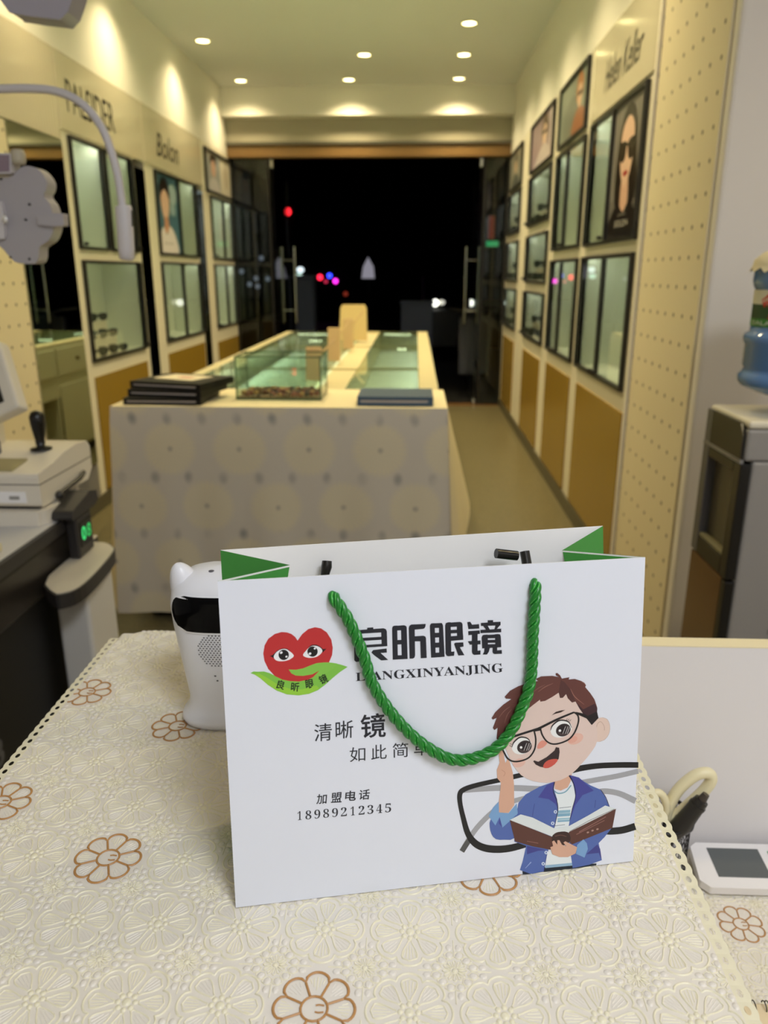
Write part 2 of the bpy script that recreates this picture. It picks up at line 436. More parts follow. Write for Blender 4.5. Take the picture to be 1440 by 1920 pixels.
# ribbed gloss board over the big mirror
rb = MB(); wbox(rb, 'L', 3.0, 4.505, 2.095, 2.54, -0.02, 0.004, GLOSSCREAM)
for k in range(46): wbox(rb, 'L', 3.02+k*0.032, 3.036+k*0.032, 2.097, 2.538, 0.004, 0.0065, GLOSSCREAM)
mk('ribbed_board', rb, label='glossy ribbed cream board above the large left mirror', cat='panel')

# ------------------------------------------------------------------ pegboards
def peg_mat():
    m = mat('pegboard_cream', (232, 220, 190), 0.5); t = m.node_tree; b = t.nodes['Principled BSDF']
    def mth(op, a, c=None, clamp=False):
        n = t.nodes.new('ShaderNodeMath'); n.operation = op; n.use_clamp = clamp
        for i, v in enumerate((a, c)):
            if v is None: continue
            if isinstance(v, (int, float)): n.inputs[i].default_value = v
            else: t.links.new(v, n.inputs[i])
        return n.outputs[0]
    tc = t.nodes.new('ShaderNodeTexCoord'); sp = t.nodes.new('ShaderNodeSeparateXYZ'); t.links.new(tc.outputs['Object'], sp.inputs[0])
    def cell(v, p, o): return mth('MULTIPLY', mth('SUBTRACT', mth('FRACT', mth('ADD', mth('DIVIDE', v, p), o)), 0.5), p)
    u, v = cell(sp.outputs[1], 0.096, 0.72), cell(sp.outputs[2], 0.098, 0.68)
    d = mth('SQRT', mth('ADD', mth('POWER', u, 2), mth('POWER', v, 2)))
    h = mth('SUBTRACT', 1.0, mth('MULTIPLY', mth('SUBTRACT', d, 0.0072), 900), True)
    mx = t.nodes.new('ShaderNodeMix'); mx.data_type = 'RGBA'; t.links.new(h, mx.inputs[0])
    mx.inputs[6].default_value = (*lin((232, 220, 190)), 1); mx.inputs[7].default_value = (*lin((84, 70, 44)), 1)
    t.links.new(mx.outputs[2], b.inputs['Base Color'])
    return m
PEG = peg_mat()
def pegboard(side, y0, y1, label, out, ztop):
    r = thing('pegboard', label, 'pegboard', wp(side, (y0+y1)/2, 0, 0))
    mk('board', wbox(MB(), side, y0, y1, 0.0, ztop, out-0.016, out, PEG), r)
pegboard('R', 2.68, 3.40, 'cream pegboard full of holes on the right wall behind the water dispenser', 0.002, ZC-0.002)
pegboard('L', 1.2, 3.90, 'cream pegboard with holes at the left edge behind the phoropter', 0.002, 2.09)
mk('edge_strip', MB().box(XR-0.014, XR+0.02, 3.405, 3.432, 0, ZC-0.002, mat('edge_white', (238, 232, 222), 0.4)), label='pale upright edge strip between the right pegboard and the first right cabinet', cat='strip')

# ------------------------------------------------------------------ posters
def portrait(side, y0, y1, z0, z1, label, art, frame=True):
    r = thing('poster', label, 'poster', wp(side, (y0+y1)/2, z0, 0), 'portrait posters on the walls')
    if frame: mk('poster_frame', frame_ring(MB(), side, y0, y1, z0, z1, 0.018, 0.002, 0.022, BLACK), r)
    p = MB(); t = 0.016; f0 = wquad(side, y0+t, y1-t, z0+t, z1-t, 0.008)
    p.prism([(0, 0), (1, 0), (1, 1), (0, 1)], lambda u, v, w: wquad(side, y0+t, y1-t, z0+t, z1-t, 0.002)(u, v, w), 0.006, mat('print_'+str(art[0]), art[0], 0.3))
    for k, (kind, data, c) in enumerate(art[1]):
        m = mat('print_'+str(c), c, 0.3); fn = lambda u, v, q=k: f0(u, v, 0.0003+0.00015*q)
        if kind == 'poly': p.flat(cat_closed(data, 4), fn, m)
        elif kind == 'rect': p.flat([(data[0], data[2]), (data[1], data[2]), (data[1], data[3]), (data[0], data[3])], fn, m)
        elif kind == 'text':
            s, u0, u1, v0, v1 = data; put_text(p, s, lambda u, v: fn(u0+(u1-u0)*u, v0+(v1-v0)*v), m)
    mk('print', p, r)
def ell(cx, cy, rx, ry, n=14): return [(cx+rx*cos(2*pi*i/n), cy+ry*sin(2*pi*i/n)) for i in range(n)]
stripes = [('rect', (0.03+0.1*i, 0.07+0.1*i, 0.3, 1.0), (150, 146, 142)) for i in range(10)]
portrait('R', 3.51, 4.055, 1.54, 2.15, 'tall portrait of a woman in sunglasses on the nearest right cabinet',
    ((112, 108, 104), stripes+[
    ('poly', [(0.2, 0.28), (0.18, 0.6), (0.3, 0.88), (0.52, 0.97), (0.72, 0.88), (0.84, 0.6), (0.86, 0.28), (0.5, 0.2)], (30, 24, 20)),
    ('poly', [(0.42, 0.18), (0.42, 0.45), (0.62, 0.45), (0.66, 0.18), (0.54, 0.12)], (220, 180, 160)),
    ('poly', [(0.30, 0.62), (0.33, 0.80), (0.52, 0.88), (0.70, 0.80), (0.73, 0.62), (0.66, 0.46), (0.52, 0.37), (0.38, 0.46)], (232, 196, 176)),
    ('poly', [(0.27, 0.70), (0.38, 0.715), (0.49, 0.69), (0.47, 0.59), (0.37, 0.56), (0.29, 0.60)], (28, 24, 18)),
    ('poly', [(0.54, 0.69), (0.65, 0.715), (0.77, 0.70), (0.75, 0.60), (0.67, 0.56), (0.57, 0.59)], (28, 24, 18)),
    ('rect', (0.46, 0.57, 0.665, 0.69), (28, 24, 18)),
    ('poly', [(0.44, 0.475), (0.52, 0.495), (0.60, 0.475), (0.52, 0.45)], (170, 60, 56)),
    ('poly', [(0.02, 0.0), (0.08, 0.16), (0.34, 0.26), (0.54, 0.19), (0.72, 0.26), (0.95, 0.16), (0.99, 0.0)], (24, 22, 22)),
    ('rect', (0.0, 1.0, 0.0, 0.055), (24, 22, 22)),
    ('text', ('BOLON', 0.30, 0.74, 0.085, 0.135), (200, 196, 190)), ('text', ('CLASSIC', 0.38, 0.66, 0.165, 0.185), (170, 166, 160))]))
portrait('R', 4.735, 5.605, 2.17, 2.532, 'wide teal grey portrait of a person with ginger hair on the second right cabinet',
    ((132, 142, 132), [('poly', ell(0.45, 0.3, 0.3, 0.4), (112, 120, 112)), ('poly', ell(0.72, 0.72, 0.12, 0.26), (176, 112, 62)), ('poly', ell(0.73, 0.60, 0.075, 0.2), (222, 188, 164)), ('poly', [(0.5, 0.02), (0.56, 0.3), (0.73, 0.42), (0.92, 0.3), (0.98, 0.02)], (150, 92, 60)), ('rect', (0.66, 0.80, 0.60, 0.67), (40, 30, 24))]))
portrait('R', 5.83, 6.91, 2.17, 2.532, 'mauve grey portrait of a person in glasses on the third right cabinet',
    ((160, 142, 152), [('poly', ell(0.62, 0.70, 0.14, 0.3), (86, 66, 52)), ('poly', ell(0.62, 0.58, 0.09, 0.22), (228, 198, 178)), ('poly', [(0.2, 0.02), (0.4, 0.3), (0.62, 0.4), (0.8, 0.28), (0.92, 0.02)], (206, 196, 200)), ('rect', (0.53, 0.71, 0.60, 0.67), (40, 30, 26)), ('rect', (0.84, 0.93, 0.0, 1.0), (204, 190, 196))]))
portrait('R', 7.46, 8.42, 2.17, 2.515, 'grey portrait on the right wall cabinet nearest the entrance',
    ((142, 142, 130), [('poly', ell(0.5, 0.66, 0.14, 0.28), (86, 84, 76)), ('poly', ell(0.5, 0.56, 0.09, 0.2), (204, 180, 154)), ('poly', [(0.2, 0.02), (0.35, 0.3), (0.5, 0.38), (0.66, 0.3), (0.82, 0.02)], (92, 96, 90))]))
portrait('L', 6.04, 6.595, 1.535, 2.13, 'tall portrait of a dark haired boy in a white shirt on blue',
    ((78, 116, 138), [('poly', ell(0.75, 0.78, 0.2, 0.14), (168, 190, 200)), ('poly', ell(0.72, 0.58, 0.14, 0.08), (150, 176, 188)), ('poly', ell(0.36, 0.76, 0.25, 0.21), (34, 24, 20)), ('poly', [(0.17, 0.72), (0.22, 0.5), (0.36, 0.4), (0.5, 0.5), (0.56, 0.7), (0.38, 0.82)], (230, 194, 176)),
    ('poly', [(0.28, 0.28), (0.28, 0.46), (0.46, 0.46), (0.47, 0.28)], (206, 152, 126)), ('poly', [(0.04, 0.0), (0.06, 0.22), (0.2, 0.34), (0.36, 0.24), (0.52, 0.36), (0.76, 0.24), (0.86, 0.0)], (238, 230, 236)), ('rect', (0.04, 0.86, 0.0, 0.04), (238, 230, 236)), ('text', ('BOLON', 0.22, 0.62, 0.115, 0.145), (120, 116, 120))]))
portrait('L', 7.52, 8.535, 2.125, 2.50, 'wide portrait on the farthest left cabinet, half grey and half white',
    ((168, 172, 174), [('rect', (0.56, 1.0, 0.0, 1.0), (230, 222, 206)), ('poly', ell(0.30, 0.80, 0.12, 0.16), (34, 28, 26)), ('poly', ell(0.30, 0.60, 0.09, 0.22), (214, 176, 158)), ('poly', [(0.12, 0.02), (0.16, 0.28), (0.3, 0.36), (0.44, 0.28), (0.5, 0.02)], (206, 202, 206)), ('poly', ell(0.8, 0.5, 0.1, 0.3), (214, 200, 180))]))

# ------------------------------------------------------------------ downlights (recessed spots in the ceiling)
LENS = mat('lamp_lens', (255, 244, 200), 0.5, emit=(1.0, 0.88, 0.42), es=9.0)
def downlight(x, y, label, first=None, power=P_DOWN):
    if first is None:
        r = thing('ceiling_downlight', label, 'ceiling light', (x, y, ZC), 'recessed downlights')
        mk('trim_ring', MB().lathe((x, y, ZC-0.009), [(0.048, 0.008), (0.062, 0.008), (0.064, 0.004), (0.058, 0.0), (0.050, 0.0)], mat('lamp_ring', (232, 226, 200), 0.4), 28, cap=False), r)
        mk('lens', MB().lathe((x, y, ZC-0.006), [(0.0, 0.0), (0.050, 0.0), (0.050, 0.005)], LENS, 28, cap=False), r)
        ld = bpy.data.lights.new('downlight_lamp', 'SPOT'); ld.energy = power; ld.color = WARM
        ld.spot_size = radians(132); ld.spot_blend = 1.0; ld.shadow_soft_size = 0.05
        lo = bpy.data.objects.new('downlight_lamp', ld); COL.objects.link(lo); lo.parent = r; lo.location = (0, 0, -0.03)
        return r
    r = dup(first, (x, y, ZC), 0, label, 'recessed downlights'); return r
D0 = downlight(0.365, 6.39, 'ceiling downlight of the right row, nearest and topmost in view')
DK = kids(D0)
spots = [(0.376, 7.23, 'ceiling downlight of the right row, middle of the three in view'), (0.378, 8.05, 'ceiling downlight of the right row, nearest the entrance'),
         (-0.45, 7.20, 'centre row ceiling downlight, the one farther from the entrance'), (-0.65, 8.05, 'centre row ceiling downlight nearest the entrance'),
         (-1.684, 6.75, 'left row ceiling downlight, nearest in view'), (-1.67, 8.05, 'left row ceiling downlight in the corner by the entrance')]
for x, y, l in spots[:4]: dup(D0, (x, y, ZC), 0, l, 'recessed downlights', DK)
# the row close to the left wall has dimmer bulbs
D1 = downlight(spots[4][0], spots[4][1], spots[4][2], None, P_DOWN*0.6); DK1 = kids(D1)
dup(D1, (spots[5][0], spots[5][1], ZC), 0, spots[5][2], 'recessed downlights', DK1)
for x, y in [(0.37, 5.45), (0.37, 4.5), (0.37, 3.55), (-0.55, 5.4), (-0.55, 3.9), (-1.684, 5.35), (-1.684, 4.0), (1.55, 1.3)]:
    dup(D0 if -1 < x < 1 else D1, (x, y, ZC), 0, 'recessed ceiling downlight above the shop floor, out of the picture', 'recessed downlights', DK if -1 < x < 1 else DK1)

# white ceiling panel lamp over the reception counter
pl = thing('ceiling_panel_light', 'square white ceiling panel lamp above the reception counter, out of the picture', 'ceiling light', (0.85, -0.75, ZC))
mk('panel_frame', MB().box(0.40, 1.30, -1.20, -0.30, ZC-0.03, ZC-0.001, mat('lamp_frame', (235, 235, 235), 0.4)), pl, bevel=0.004)
ad = bpy.data.lights.new('panel_lamp', 'AREA'); ad.shape = 'RECTANGLE'; ad.size = 0.84; ad.size_y = 0.84; ad.energy = P_PANEL; ad.color = COOL
ao = bpy.data.objects.new('panel_lamp', ad); COL.objects.link(ao); ao.parent = pl; ao.location = (0, 0, -0.036)
# ------------------------------------------------------------------ glass display counter in the middle of the shop
CX0, CX1, CY0, CY1, CZ = -1.165, 0.105, 2.94, 7.10, 0.90
BODY = mat('counter_cream', (206, 204, 178), 0.4)
ct = thing('display_counter', 'long glass topped display counter in the middle of the shop, cloth over its near end', 'counter', ((CX0+CX1)/2, (CY0+CY1)/2, 0))
b = MB()
b.box(CX0, CX0+0.02, CY0, CY1, 0.50, CZ-0.012, BODY).box(CX1-0.02, CX1, CY0, CY1, 0.06, CZ-0.012, BODY)
b.box(CX0, CX1, CY0-0.0, CY0+0.02, 0.06, CZ-0.012, BODY).box(CX0, CX1, CY1-0.02, CY1, 0.06, CZ-0.012, BODY)
b.box(CX0+0.02, CX1-0.02, CY0+0.02, CY1-0.02, 0.60, 0.62, BODY)
b.box(CX0+0.05, CX1-0.05, CY0+0.05, CY1-0.05, 0.0, 0.06, BLACK)
b.box(CX0+0.02, CX1-0.02, CY0+0.02, CY1-0.02, 0.06, 0.08, BODY)
b.box(CX0+0.30, CX0+0.31, CY0+0.02, CY1-0.02, 0.08, 0.60, mat('dark_brown', (62, 42, 22), 0.5))
yy = CY0
while yy < CY1-0.1:
    b.box(CX0, CX0+0.30, yy, yy+0.025, 0.08, 0.50, BODY); yy += 0.69
mk('body', b, ct)
for k in range(6):
    y0 = CY0+0.03+k*0.69
    d = mk('drawer', MB().box(CX0-0.014, CX0-0.0005, y0+0.01, y0+0.66, 0.66, 0.86, BODY), ct, bevel=0.003)
    mk('knob', MB().tube([(CX0-0.014, y0+0.335, 0.765), (CX0-0.036, y0+0.335, 0.765)], 0.014, mat('bronze_knob', (120, 104, 66), 0.3, metal=0.7), 12), d)
    if k % 2 == 0: mk('cupboard_door', MB().box(CX0-0.012, CX0-0.0005, y0+0.01, y0+0.66, 0.09, 0.585, BODY), ct, bevel=0.003)
for k in range(6):
    y0 = CY0+0.03+k*0.69
    mk('side_panel', MB().box(CX1+0.0005, CX1+0.012, y0+0.01, y0+0.66, 0.10, 0.86, BODY), ct, bevel=0.003)
tf = MB()
BORD = mat('counter_border', (214, 204, 164), 0.35)
tf.box(CX0, CX0+0.075, CY0, CY1, CZ-0.012, CZ-0.001, BORD).box(CX1-0.085, CX1, CY0, CY1, CZ-0.012, CZ-0.001, BORD)
tf.box(-0.46, -0.315, CY0, CY1, CZ-0.30, CZ-0.014, BORD).box(CX0+0.072, CX0+0.0755, CY0, CY1, CZ-0.034, CZ-0.0125, BORD).box(CX1-0.0855, CX1-0.082, CY0, CY1, CZ-0.034, CZ-0.0125, BORD)
for y in (CY0, 4.30, 5.68, CY1-0.03): tf.box(CX0+0.075, CX1-0.085, y, y+0.03, CZ-0.012, CZ-0.001, BORD)
mk('top_frame', tf, ct)
BAYF = mat('bay_lining', (222, 234, 226), 0.5)
for (a, c, nm) in ((CX0+0.076, -0.461, 0), (-0.314, CX1-0.086, 1)):
    mk('display_floor', MB().box(a, c, CY0+0.03, CY1-0.03, 0.72, 0.73, BAYF), ct)
    mk('glass_top', MB().box(a, c, CY0+0.02, CY1-0.02, CZ-0.0005, CZ+0.005, GREENGL), ct)
    for x in ((CX0+0.035,) if nm == 0 else (CX1-0.060,)):
        mk('led_strip', MB().box(x, x+0.012, CY0+0.05, CY1-0.05, CZ-0.034, CZ-0.022, mat('led_white', (245, 255, 240), 0.4, emit=(0.9, 1.0, 0.86), es=28.0)), ct)  # long strip added unseen under the border to brighten the bay
    for y, a, c in (((CY1-0.045, a, a+0.62*(c-a)), (6.35, a+0.3*(c-a), a+0.62*(c-a))) if nm == 0 else ((CY1-0.045, a, c), (5.66, a+0.45*(c-a), c-0.02))):
        s = MB().box(a+0.03, c-0.03, y, y+0.015, CZ-0.030, CZ-0.014, mat('led_channel', (200, 205, 190), 0.4))
        n = int((c-a-0.08)/0.022)
        for i in range(n): s.box(a+0.04+i*0.022, a+0.049+i*0.022, y-0.0025, y, CZ-0.027, CZ-0.018, mat('led_bead', (240, 255, 220), 0.4, emit=(0.95, 1.0, 0.66), es=18.0))
        mk('led_strip', s, ct)

# cloth over the near end, dandelion print
def cloth_print():
    m = mat('dandelion_cloth', (206, 196, 170), 0.8, sheen=0.1)
    t = m.node_tree; N = t.nodes; b = N['Principled BSDF']
    def math(op, a, c=None, clamp=False):
        n = N.new('ShaderNodeMath'); n.operation = op; n.use_clamp = clamp
        for i, v in enumerate((a, c)):
            if v is None: continue
            if isinstance(v, (int, float)): n.inputs[i].default_value = v
            else: t.links.new(v, n.inputs[i])
        return n.outputs[0]
    tc = N.new('ShaderNodeTexCoord'); sp = N.new('ShaderNodeSeparateXYZ'); t.links.new(tc.outputs['Object'], sp.inputs[0])
    u = math('ADD', sp.outputs[0], sp.outputs[1]); v = sp.outputs[2]
    def lattice(pu, pv, ou, ov):
        vv = math('ADD', math('DIVIDE', v, pv), ov); row = math('FLOOR', vv)
        uu = math('ADD', math('ADD', math('DIVIDE', u, pu), ou), math('MULTIPLY', row, 0.5))
        return math('MULTIPLY', math('SUBTRACT', math('FRACT', uu), 0.5), pu), math('MULTIPLY', math('SUBTRACT', math('FRACT', vv), 0.5), pv)
    def dist(p, q, ax=1.0):
        return math('SQRT', math('ADD', math('POWER', math('MULTIPLY', p, ax), 2), math('POWER', q, 2)))
    p, q = lattice(0.275, 0.235, 0.525, 0.53)
    d = dist(p, q); ang = math('ARCTAN2', q, p)
    disc = math('SUBTRACT', 1.0, math('MULTIPLY', math('SUBTRACT', d, 0.088), 38), True)
    disc = math('MULTIPLY', disc, 1.0, True)
    ray_ = math('MULTIPLY', math('ADD', math('MULTIPLY', math('SINE', math('MULTIPLY', ang, 30)), 0.18), 0.75), disc)
    p2, q2 = lattice(0.1375, 0.235, 0.05, 0.02)
    nz = N.new('ShaderNodeTexNoise'); nz.inputs['Scale'].default_value = 7; t.links.new(tc.outputs['Object'], nz.inputs['Vector'])
    spot = math('SUBTRACT', 1.0, math('MULTIPLY', math('SUBTRACT', dist(p2, q2, 1.3), 0.009), 45), True)
    spot = math('MULTIPLY', spot, math('MULTIPLY', math('SUBTRACT', nz.outputs['Fac'], 0.3), 3.0, True))
    core = math('SUBTRACT', 1.0, math('MULTIPLY', math('SUBTRACT', d, 0.006), 120), True)
    def mix(f, a, c):
        n = N.new('ShaderNodeMix'); n.data_type = 'RGBA'
        t.links.new(f, n.inputs[0])
        for i, x in ((6, a), (7, c)):
            if isinstance(x, tuple): n.inputs[i].default_value = (*lin(x), 1)
            else: t.links.new(x, n.inputs[i])
        return n.outputs[2]
    c = mix(ray_, (212, 204, 190), (224, 213, 182)); c = mix(spot, c, (158, 155, 149)); c = mix(core, c, (186, 178, 160))
    t.links.new(c, b.inputs['Base Color'])
    return m
DAND = cloth_print(); CLPLAIN = mat('cloth_top', (234, 222, 184), 0.8)
cl = MB()
zt = CZ+0.0075; yf = CY0-0.012
nx = 40
def grid(fn, nu, nv, m):
    vs = [fn(i/nu, j/nv) for j in range(nv+1) for i in range(nu+1)]
    fs = [(j*(nu+1)+i, j*(nu+1)+i+1, (j+1)*(nu+1)+i+1, (j+1)*(nu+1)+i) for j in range(nv) for i in range(nu)]
    cl.add(vs, fs, m, True)
X0, X1, YBK = CX0-0.018, CX1+0.022, 3.42
grid(lambda u, v: (X0+(X1-X0)*u, yf+(YBK-yf)*v, zt+0.0005*sin(u*20)), 40, 6, CLPLAIN)
def fold(u): return 0.010*sin(u*17)+0.006*sin(u*41+1)
def front(u, v):
    s = 1-v; z = zt-(zt-0.045)*s
    edge = min(u, 1-u); fl = max(0, 1-edge/0.10)
    x = X0+(X1-X0)*u+(-1 if u < .5 else 1)*0.045*s*fl
    return (x, yf-0.010*min(1, s*12)-fold(u)*min(1, s*1.4)-0.035*s*fl*0.5, z)
grid(front, 60, 14, DAND)
def side(sg):
    def f(u, v):
        s = 1-v; zb = 0.045+0.36*u**0.8; z = zt-(zt-zb)*s
        x = (X1 if sg > 0 else X0)+sg*(0.045*s*(1-u)+(0.125*u**0.5)*s+0.012*sin(u*9)*s)
        y = yf-0.010*min(1, s*12)*(1-u)-0.0175*s*(1-u)+(YBK+0.05*s*u-yf)*u
        return (x, y, z)
    return f
grid(side(1), 16, 12, CLPLAIN); grid(side(-1), 16, 12, CLPLAIN)
mk('tablecloth', cl, label='cream tablecloth with dandelion print hanging over the near end of the glass counter', cat='tablecloth')

ZK = zt+0.0012
# fish tank
TKX0, TKX1, TKY0, TKY1, TKZ = -0.725, -0.378, 3.10, 3.32, 1.082
tk = thing('fish_tank', 'small rectangular glass tank on the cloth covered counter end', 'tank', ((TKX0+TKX1)/2, (TKY0+TKY1)/2, ZK))
g = MB(); TG = glass('tank_glass', (247, 253, 249))
g.box(TKX0, TKX1, TKY0, TKY0+0.005, ZK, TKZ, TG).box(TKX0, TKX1, TKY1-0.005, TKY1, ZK, TKZ, TG)
g.box(TKX0, TKX0+0.005, TKY0+0.005, TKY1-0.005, ZK, TKZ, TG).box(TKX1-0.005, TKX1, TKY0+0.005, TKY1-0.005, ZK, TKZ, TG)
mk('glass_walls', g, tk)
e = MB(); EDG = mat('glass_edge', (86, 112, 84), 0.2)
for x in (TKX0-0.001, TKX1-0.005):
    for y in (TKY0-0.001, TKY1-0.005): e.box(x, x+0.006, y, y+0.006, ZK, TKZ, EDG)
for z in (ZK, TKZ-0.004):
    e.box(TKX0, TKX1, TKY0-0.001, TKY0+0.005, z, z+0.005, EDG); e.box(TKX0, TKX1, TKY1-0.005, TKY1+0.001, z, z+0.005, EDG)
    e.box(TKX0-0.001, TKX0+0.005, TKY0, TKY1, z, z+0.005, EDG); e.box(TKX1-0.005, TKX1+0.001, TKY0, TKY1, z, z+0.005, EDG)
mk('edge_seams', e, tk)
gr = MB(); peb = [mat('pebble_brown', (104, 76, 40), 0.6), mat('pebble_tan', (176, 140, 76), 0.6), mat('pebble_dark', (48, 40, 30), 0.6), mat('pebble_rust', (130, 62, 34), 0.6)]
rr = random.Random(3)
gr.box(TKX0+0.006, TKX1-0.006, TKY0+0.006, TKY1-0.006, ZK+0.0055, ZK+0.012, peb[0])
for k in range(230):
    r = rr.uniform(0.006, 0.012)
    gr.sphere((rr.uniform(TKX0+0.019, TKX1-0.019), rr.uniform(TKY0+0.019, TKY1-0.019), ZK+0.013+rr.uniform(0, 0.013)), r, peb[rr.randrange(4)], 8, 5, 1, 1, 0.7)
mk('gravel', gr, label='brown and tan gravel on the floor of the glass tank', cat='gravel', kind='stuff')

# binders
def binder(cx, cy, z, w, d, h, rot, cov, label, name='ring_binder'):
    r = thing(name, label, 'binder', (cx, cy, z), 'binders on the counter')
    c = MB(); s = len(c.v)
    c.box(-w/2, w/2, -d/2, d/2, 0, h*0.34, cov).box(-w/2, w/2, -d/2, d/2, h*0.62, h, cov).box(-w/2, w/2, d/2-0.003, d/2, h*0.34, h*0.62, cov).box(w/2-0.02, w/2, -d/2, d/2-0.003, h*0.34, h*0.62, cov).box(-w/2, -w/2+0.012, -d/2, d/2-0.003, h*0.34, h*0.62, cov)
    M = Matrix.Translation((cx, cy, z)) @ Matrix.Rotation(radians(rot), 4, 'Z')
    mk('cover', c.xf(M), r, bevel=0.001)
    p = MB().box(-w/2+0.013, w/2-0.021, -d/2+0.004, d/2-0.004, h*0.34+0.0005, h*0.62-0.0005, mat('binder_pages', (186, 178, 176), 0.7))
    mk('pages', p.xf(M), r)
    return r
BK = mat('binder_black', (20, 19, 20), 0.5, spec=0.25)
binder(-0.985, 3.10, ZK, 0.31, 0.28, 0.026, -1, BK, 'lowest black binder of the stack at the left of the counter end')
binder(-0.965, 3.12, ZK+0.0265, 0.31, 0.27, 0.027, -9, BK, 'middle black binder of the stack at the left of the counter end')
binder(-0.950, 3.135, ZK+0.054, 0.32, 0.27, 0.027, -16, BK, 'topmost black binder of the stack, a cream leaflet on it')
binder(-0.075, 3.085, ZK, 0.295, 0.23, 0.036, 0, mat('binder_blue', (58, 84, 112), 0.45), 'blue grey ring binder lying at the right of the counter end')
lf = MB().box(-0.10, 0.10, -0.07, 0.07, 0, 0.0012, mat('leaflet', (232, 222, 196), 0.6)).box(-0.02, 0.05, -0.02, 0.02, 0.0012, 0.0014, mat('leaflet_print', (206, 150, 136), 0.6))
mk('leaflet', lf.xf(Matrix.Translation((-0.955, 3.16, ZK+0.0815)) @ Matrix.Rotation(radians(-24), 4, 'Z')), label='cream leaflet with faint red print on top of the black binders', cat='leaflet')

# tan display stands and board down the middle of the counter
TAN = mat('tan_board', (196, 164, 118), 0.55)
zc = CZ+0.0055
def tan_stand(x, y, h, label):
    r = thing('display_stand', label, 'display stand', (x, y, zc), 'tan display stands on the counter')
    mk('upright', MB().hexa([(x-0.037, y, zc), (x+0.037, y, zc), (x+0.037, y+0.02, zc), (x-0.037, y+0.02, zc)], [(x-0.037, y+0.035, zc+h), (x+0.037, y+0.035, zc+h), (x+0.037, y+0.055, zc+h), (x-0.037, y+0.055, zc+h)], TAN), r, bevel=0.003)
    mk('prop', MB().tube([(x+0.03, y+0.05, zc+h*0.78), (x+0.10, y+0.10, zc+h*1.22)], 0.006, TAN, 8), r)
    mk('foot', MB().box(x-0.03, x+0.03, y+0.022, y+0.11, zc, zc+0.012, TAN), r, bevel=0.002)
tan_stand(-0.49, 3.72, 0.155, 'tan display stand seen through the glass tank'); tan_stand(-0.478, 4.58, 0.19, 'middle tan display stand, just right of the glass tank'); tan_stand(-0.462, 5.36, 0.20, 'farthest tan display stand, in front of the tan board')
lb = MB(); pr = [(-0.108, 0.0), (0.108, 0.0), (0.10, 0.24), (0.085, 0.265), (-0.085, 0.265), (-0.10, 0.24)]
lb.prism(pr, lambda u, v, w: (-0.48+u, 6.06+0.06*v/0.265-w, zc+v), -0.03, mat('padded_board', (206, 180, 124), 0.6))
mk('padded_board', lb, bevel=0.006, label='upright tan padded display board with rounded top on the counter', cat='display board')

# ------------------------------------------------------------------ refraction stand at the left: pole, lamp, curved rod, phoropter
EQW = mat('equipment_white', (214, 210, 214), 0.4); EQG = mat('equipment_grey', (176, 172, 178), 0.45); EQD = mat('equipment_dark', (46, 44, 44), 0.4)
RY = 2.15
rs = thing('refraction_stand', 'white optometry stand at the left edge with phoropter, curved rod and lamp', 'optometry stand', (-1.52, 2.62, 0))
mk('pole', MB().lathe((-1.52, 2.62, 0), [(0.22, 0), (0.22, 0.03), (0.05, 0.06), (0.035, 0.10), (0.035, 2.30), (0.0, 2.31)], EQW, 24), rs)
rod = [ony(x, y, RY) for x, y in [(-90, 172), (-40, 169), (0, 167), (55, 166), (100, 170), (138, 184), (168, 208), (192, 242), (209, 285), (221, 330), (228, 375), (230, 392)]]
cr = mk('curved_rod', MB().tube([(-1.52, 2.62, 1.86), (-1.40, 2.35, 1.86)]+cat_open(rod, 5), 0.0105, EQW, 14), rs)
sl = [ony(x, y, RY) for x, y in [(231, 386), (232, 392), (237, 470), (238, 484), (238, 488)]]
mk('sleeve', MB().tube(sl, [0.020, 0.0225, 0.0215, 0.0205, 0.014], EQW, 20), cr)
sb = ony(247, 408, RY)-Vector((0, 0.0, 0)); mk('slot', MB().box(sb.x-0.001, sb.x+0.003, sb.y-0.006, sb.y+0.006, sb.z-0.022, sb.z+0.018, BLACK), cr)
pc = [(0, 395), (130, 385), (165, 340), (220, 297), (290, 283), (370, 305), (440, 365), (487, 450), (480, 530), (452, 592), (510, 670), (548, 780), (560, 850), (556, 930), (540, 990), (500, 1060), (410, 1125), (402, 1220), (380, 1280), (330, 1300), (180, 1290), (100, 1230), (0, 1120), (-160, 1080), (-300, 900), (-330, 640), (-260, 420), (-120, 390)]
def crp(x, y, ox, oy, sc): return (ox+x/sc, oy+y/sc)
def plate(pts, Y, h, m, name, par, bevel=0.006):
    w = [ony(*p, Y) for p in pts]
    return mk(name, MB().prism([(p.x, p.z) for p in w], lambda u, v, d: (u, Y+h-d, v), h, m), par, bevel=bevel)
ph = plate([crp(x, y, 0, 260, 5.54) for x, y in cat_closed(pc, 3)], RY, 0.055, EQG, 'phoropter', rs)
plate([crp(x, y, 0, 260, 5.54) for x, y in [(375, 790), (540, 775), (655, 775), (665, 905), (540, 912), (400, 895)]], RY-0.012, 0.03, EQG, 'side_arm', ph)
plate([crp(x, y, 0, 260, 5.54) for x, y in [(-140, 150), (108, 150), (112, 360), (-140, 370)]], RY-0.02, 0.05, EQW, 'mount_block', ph)
plate([crp(x, y, 0, 260, 5.54) for x, y in [(-120, 168), (90, 168), (92, 340), (-120, 345)]], RY-0.023, 0.004, mat('mauve_plate', (142, 124, 138), 0.5), 'mount_plate', ph, 0.0)
kn = ony(*crp(190, 200, 0, 260, 5.54), RY)
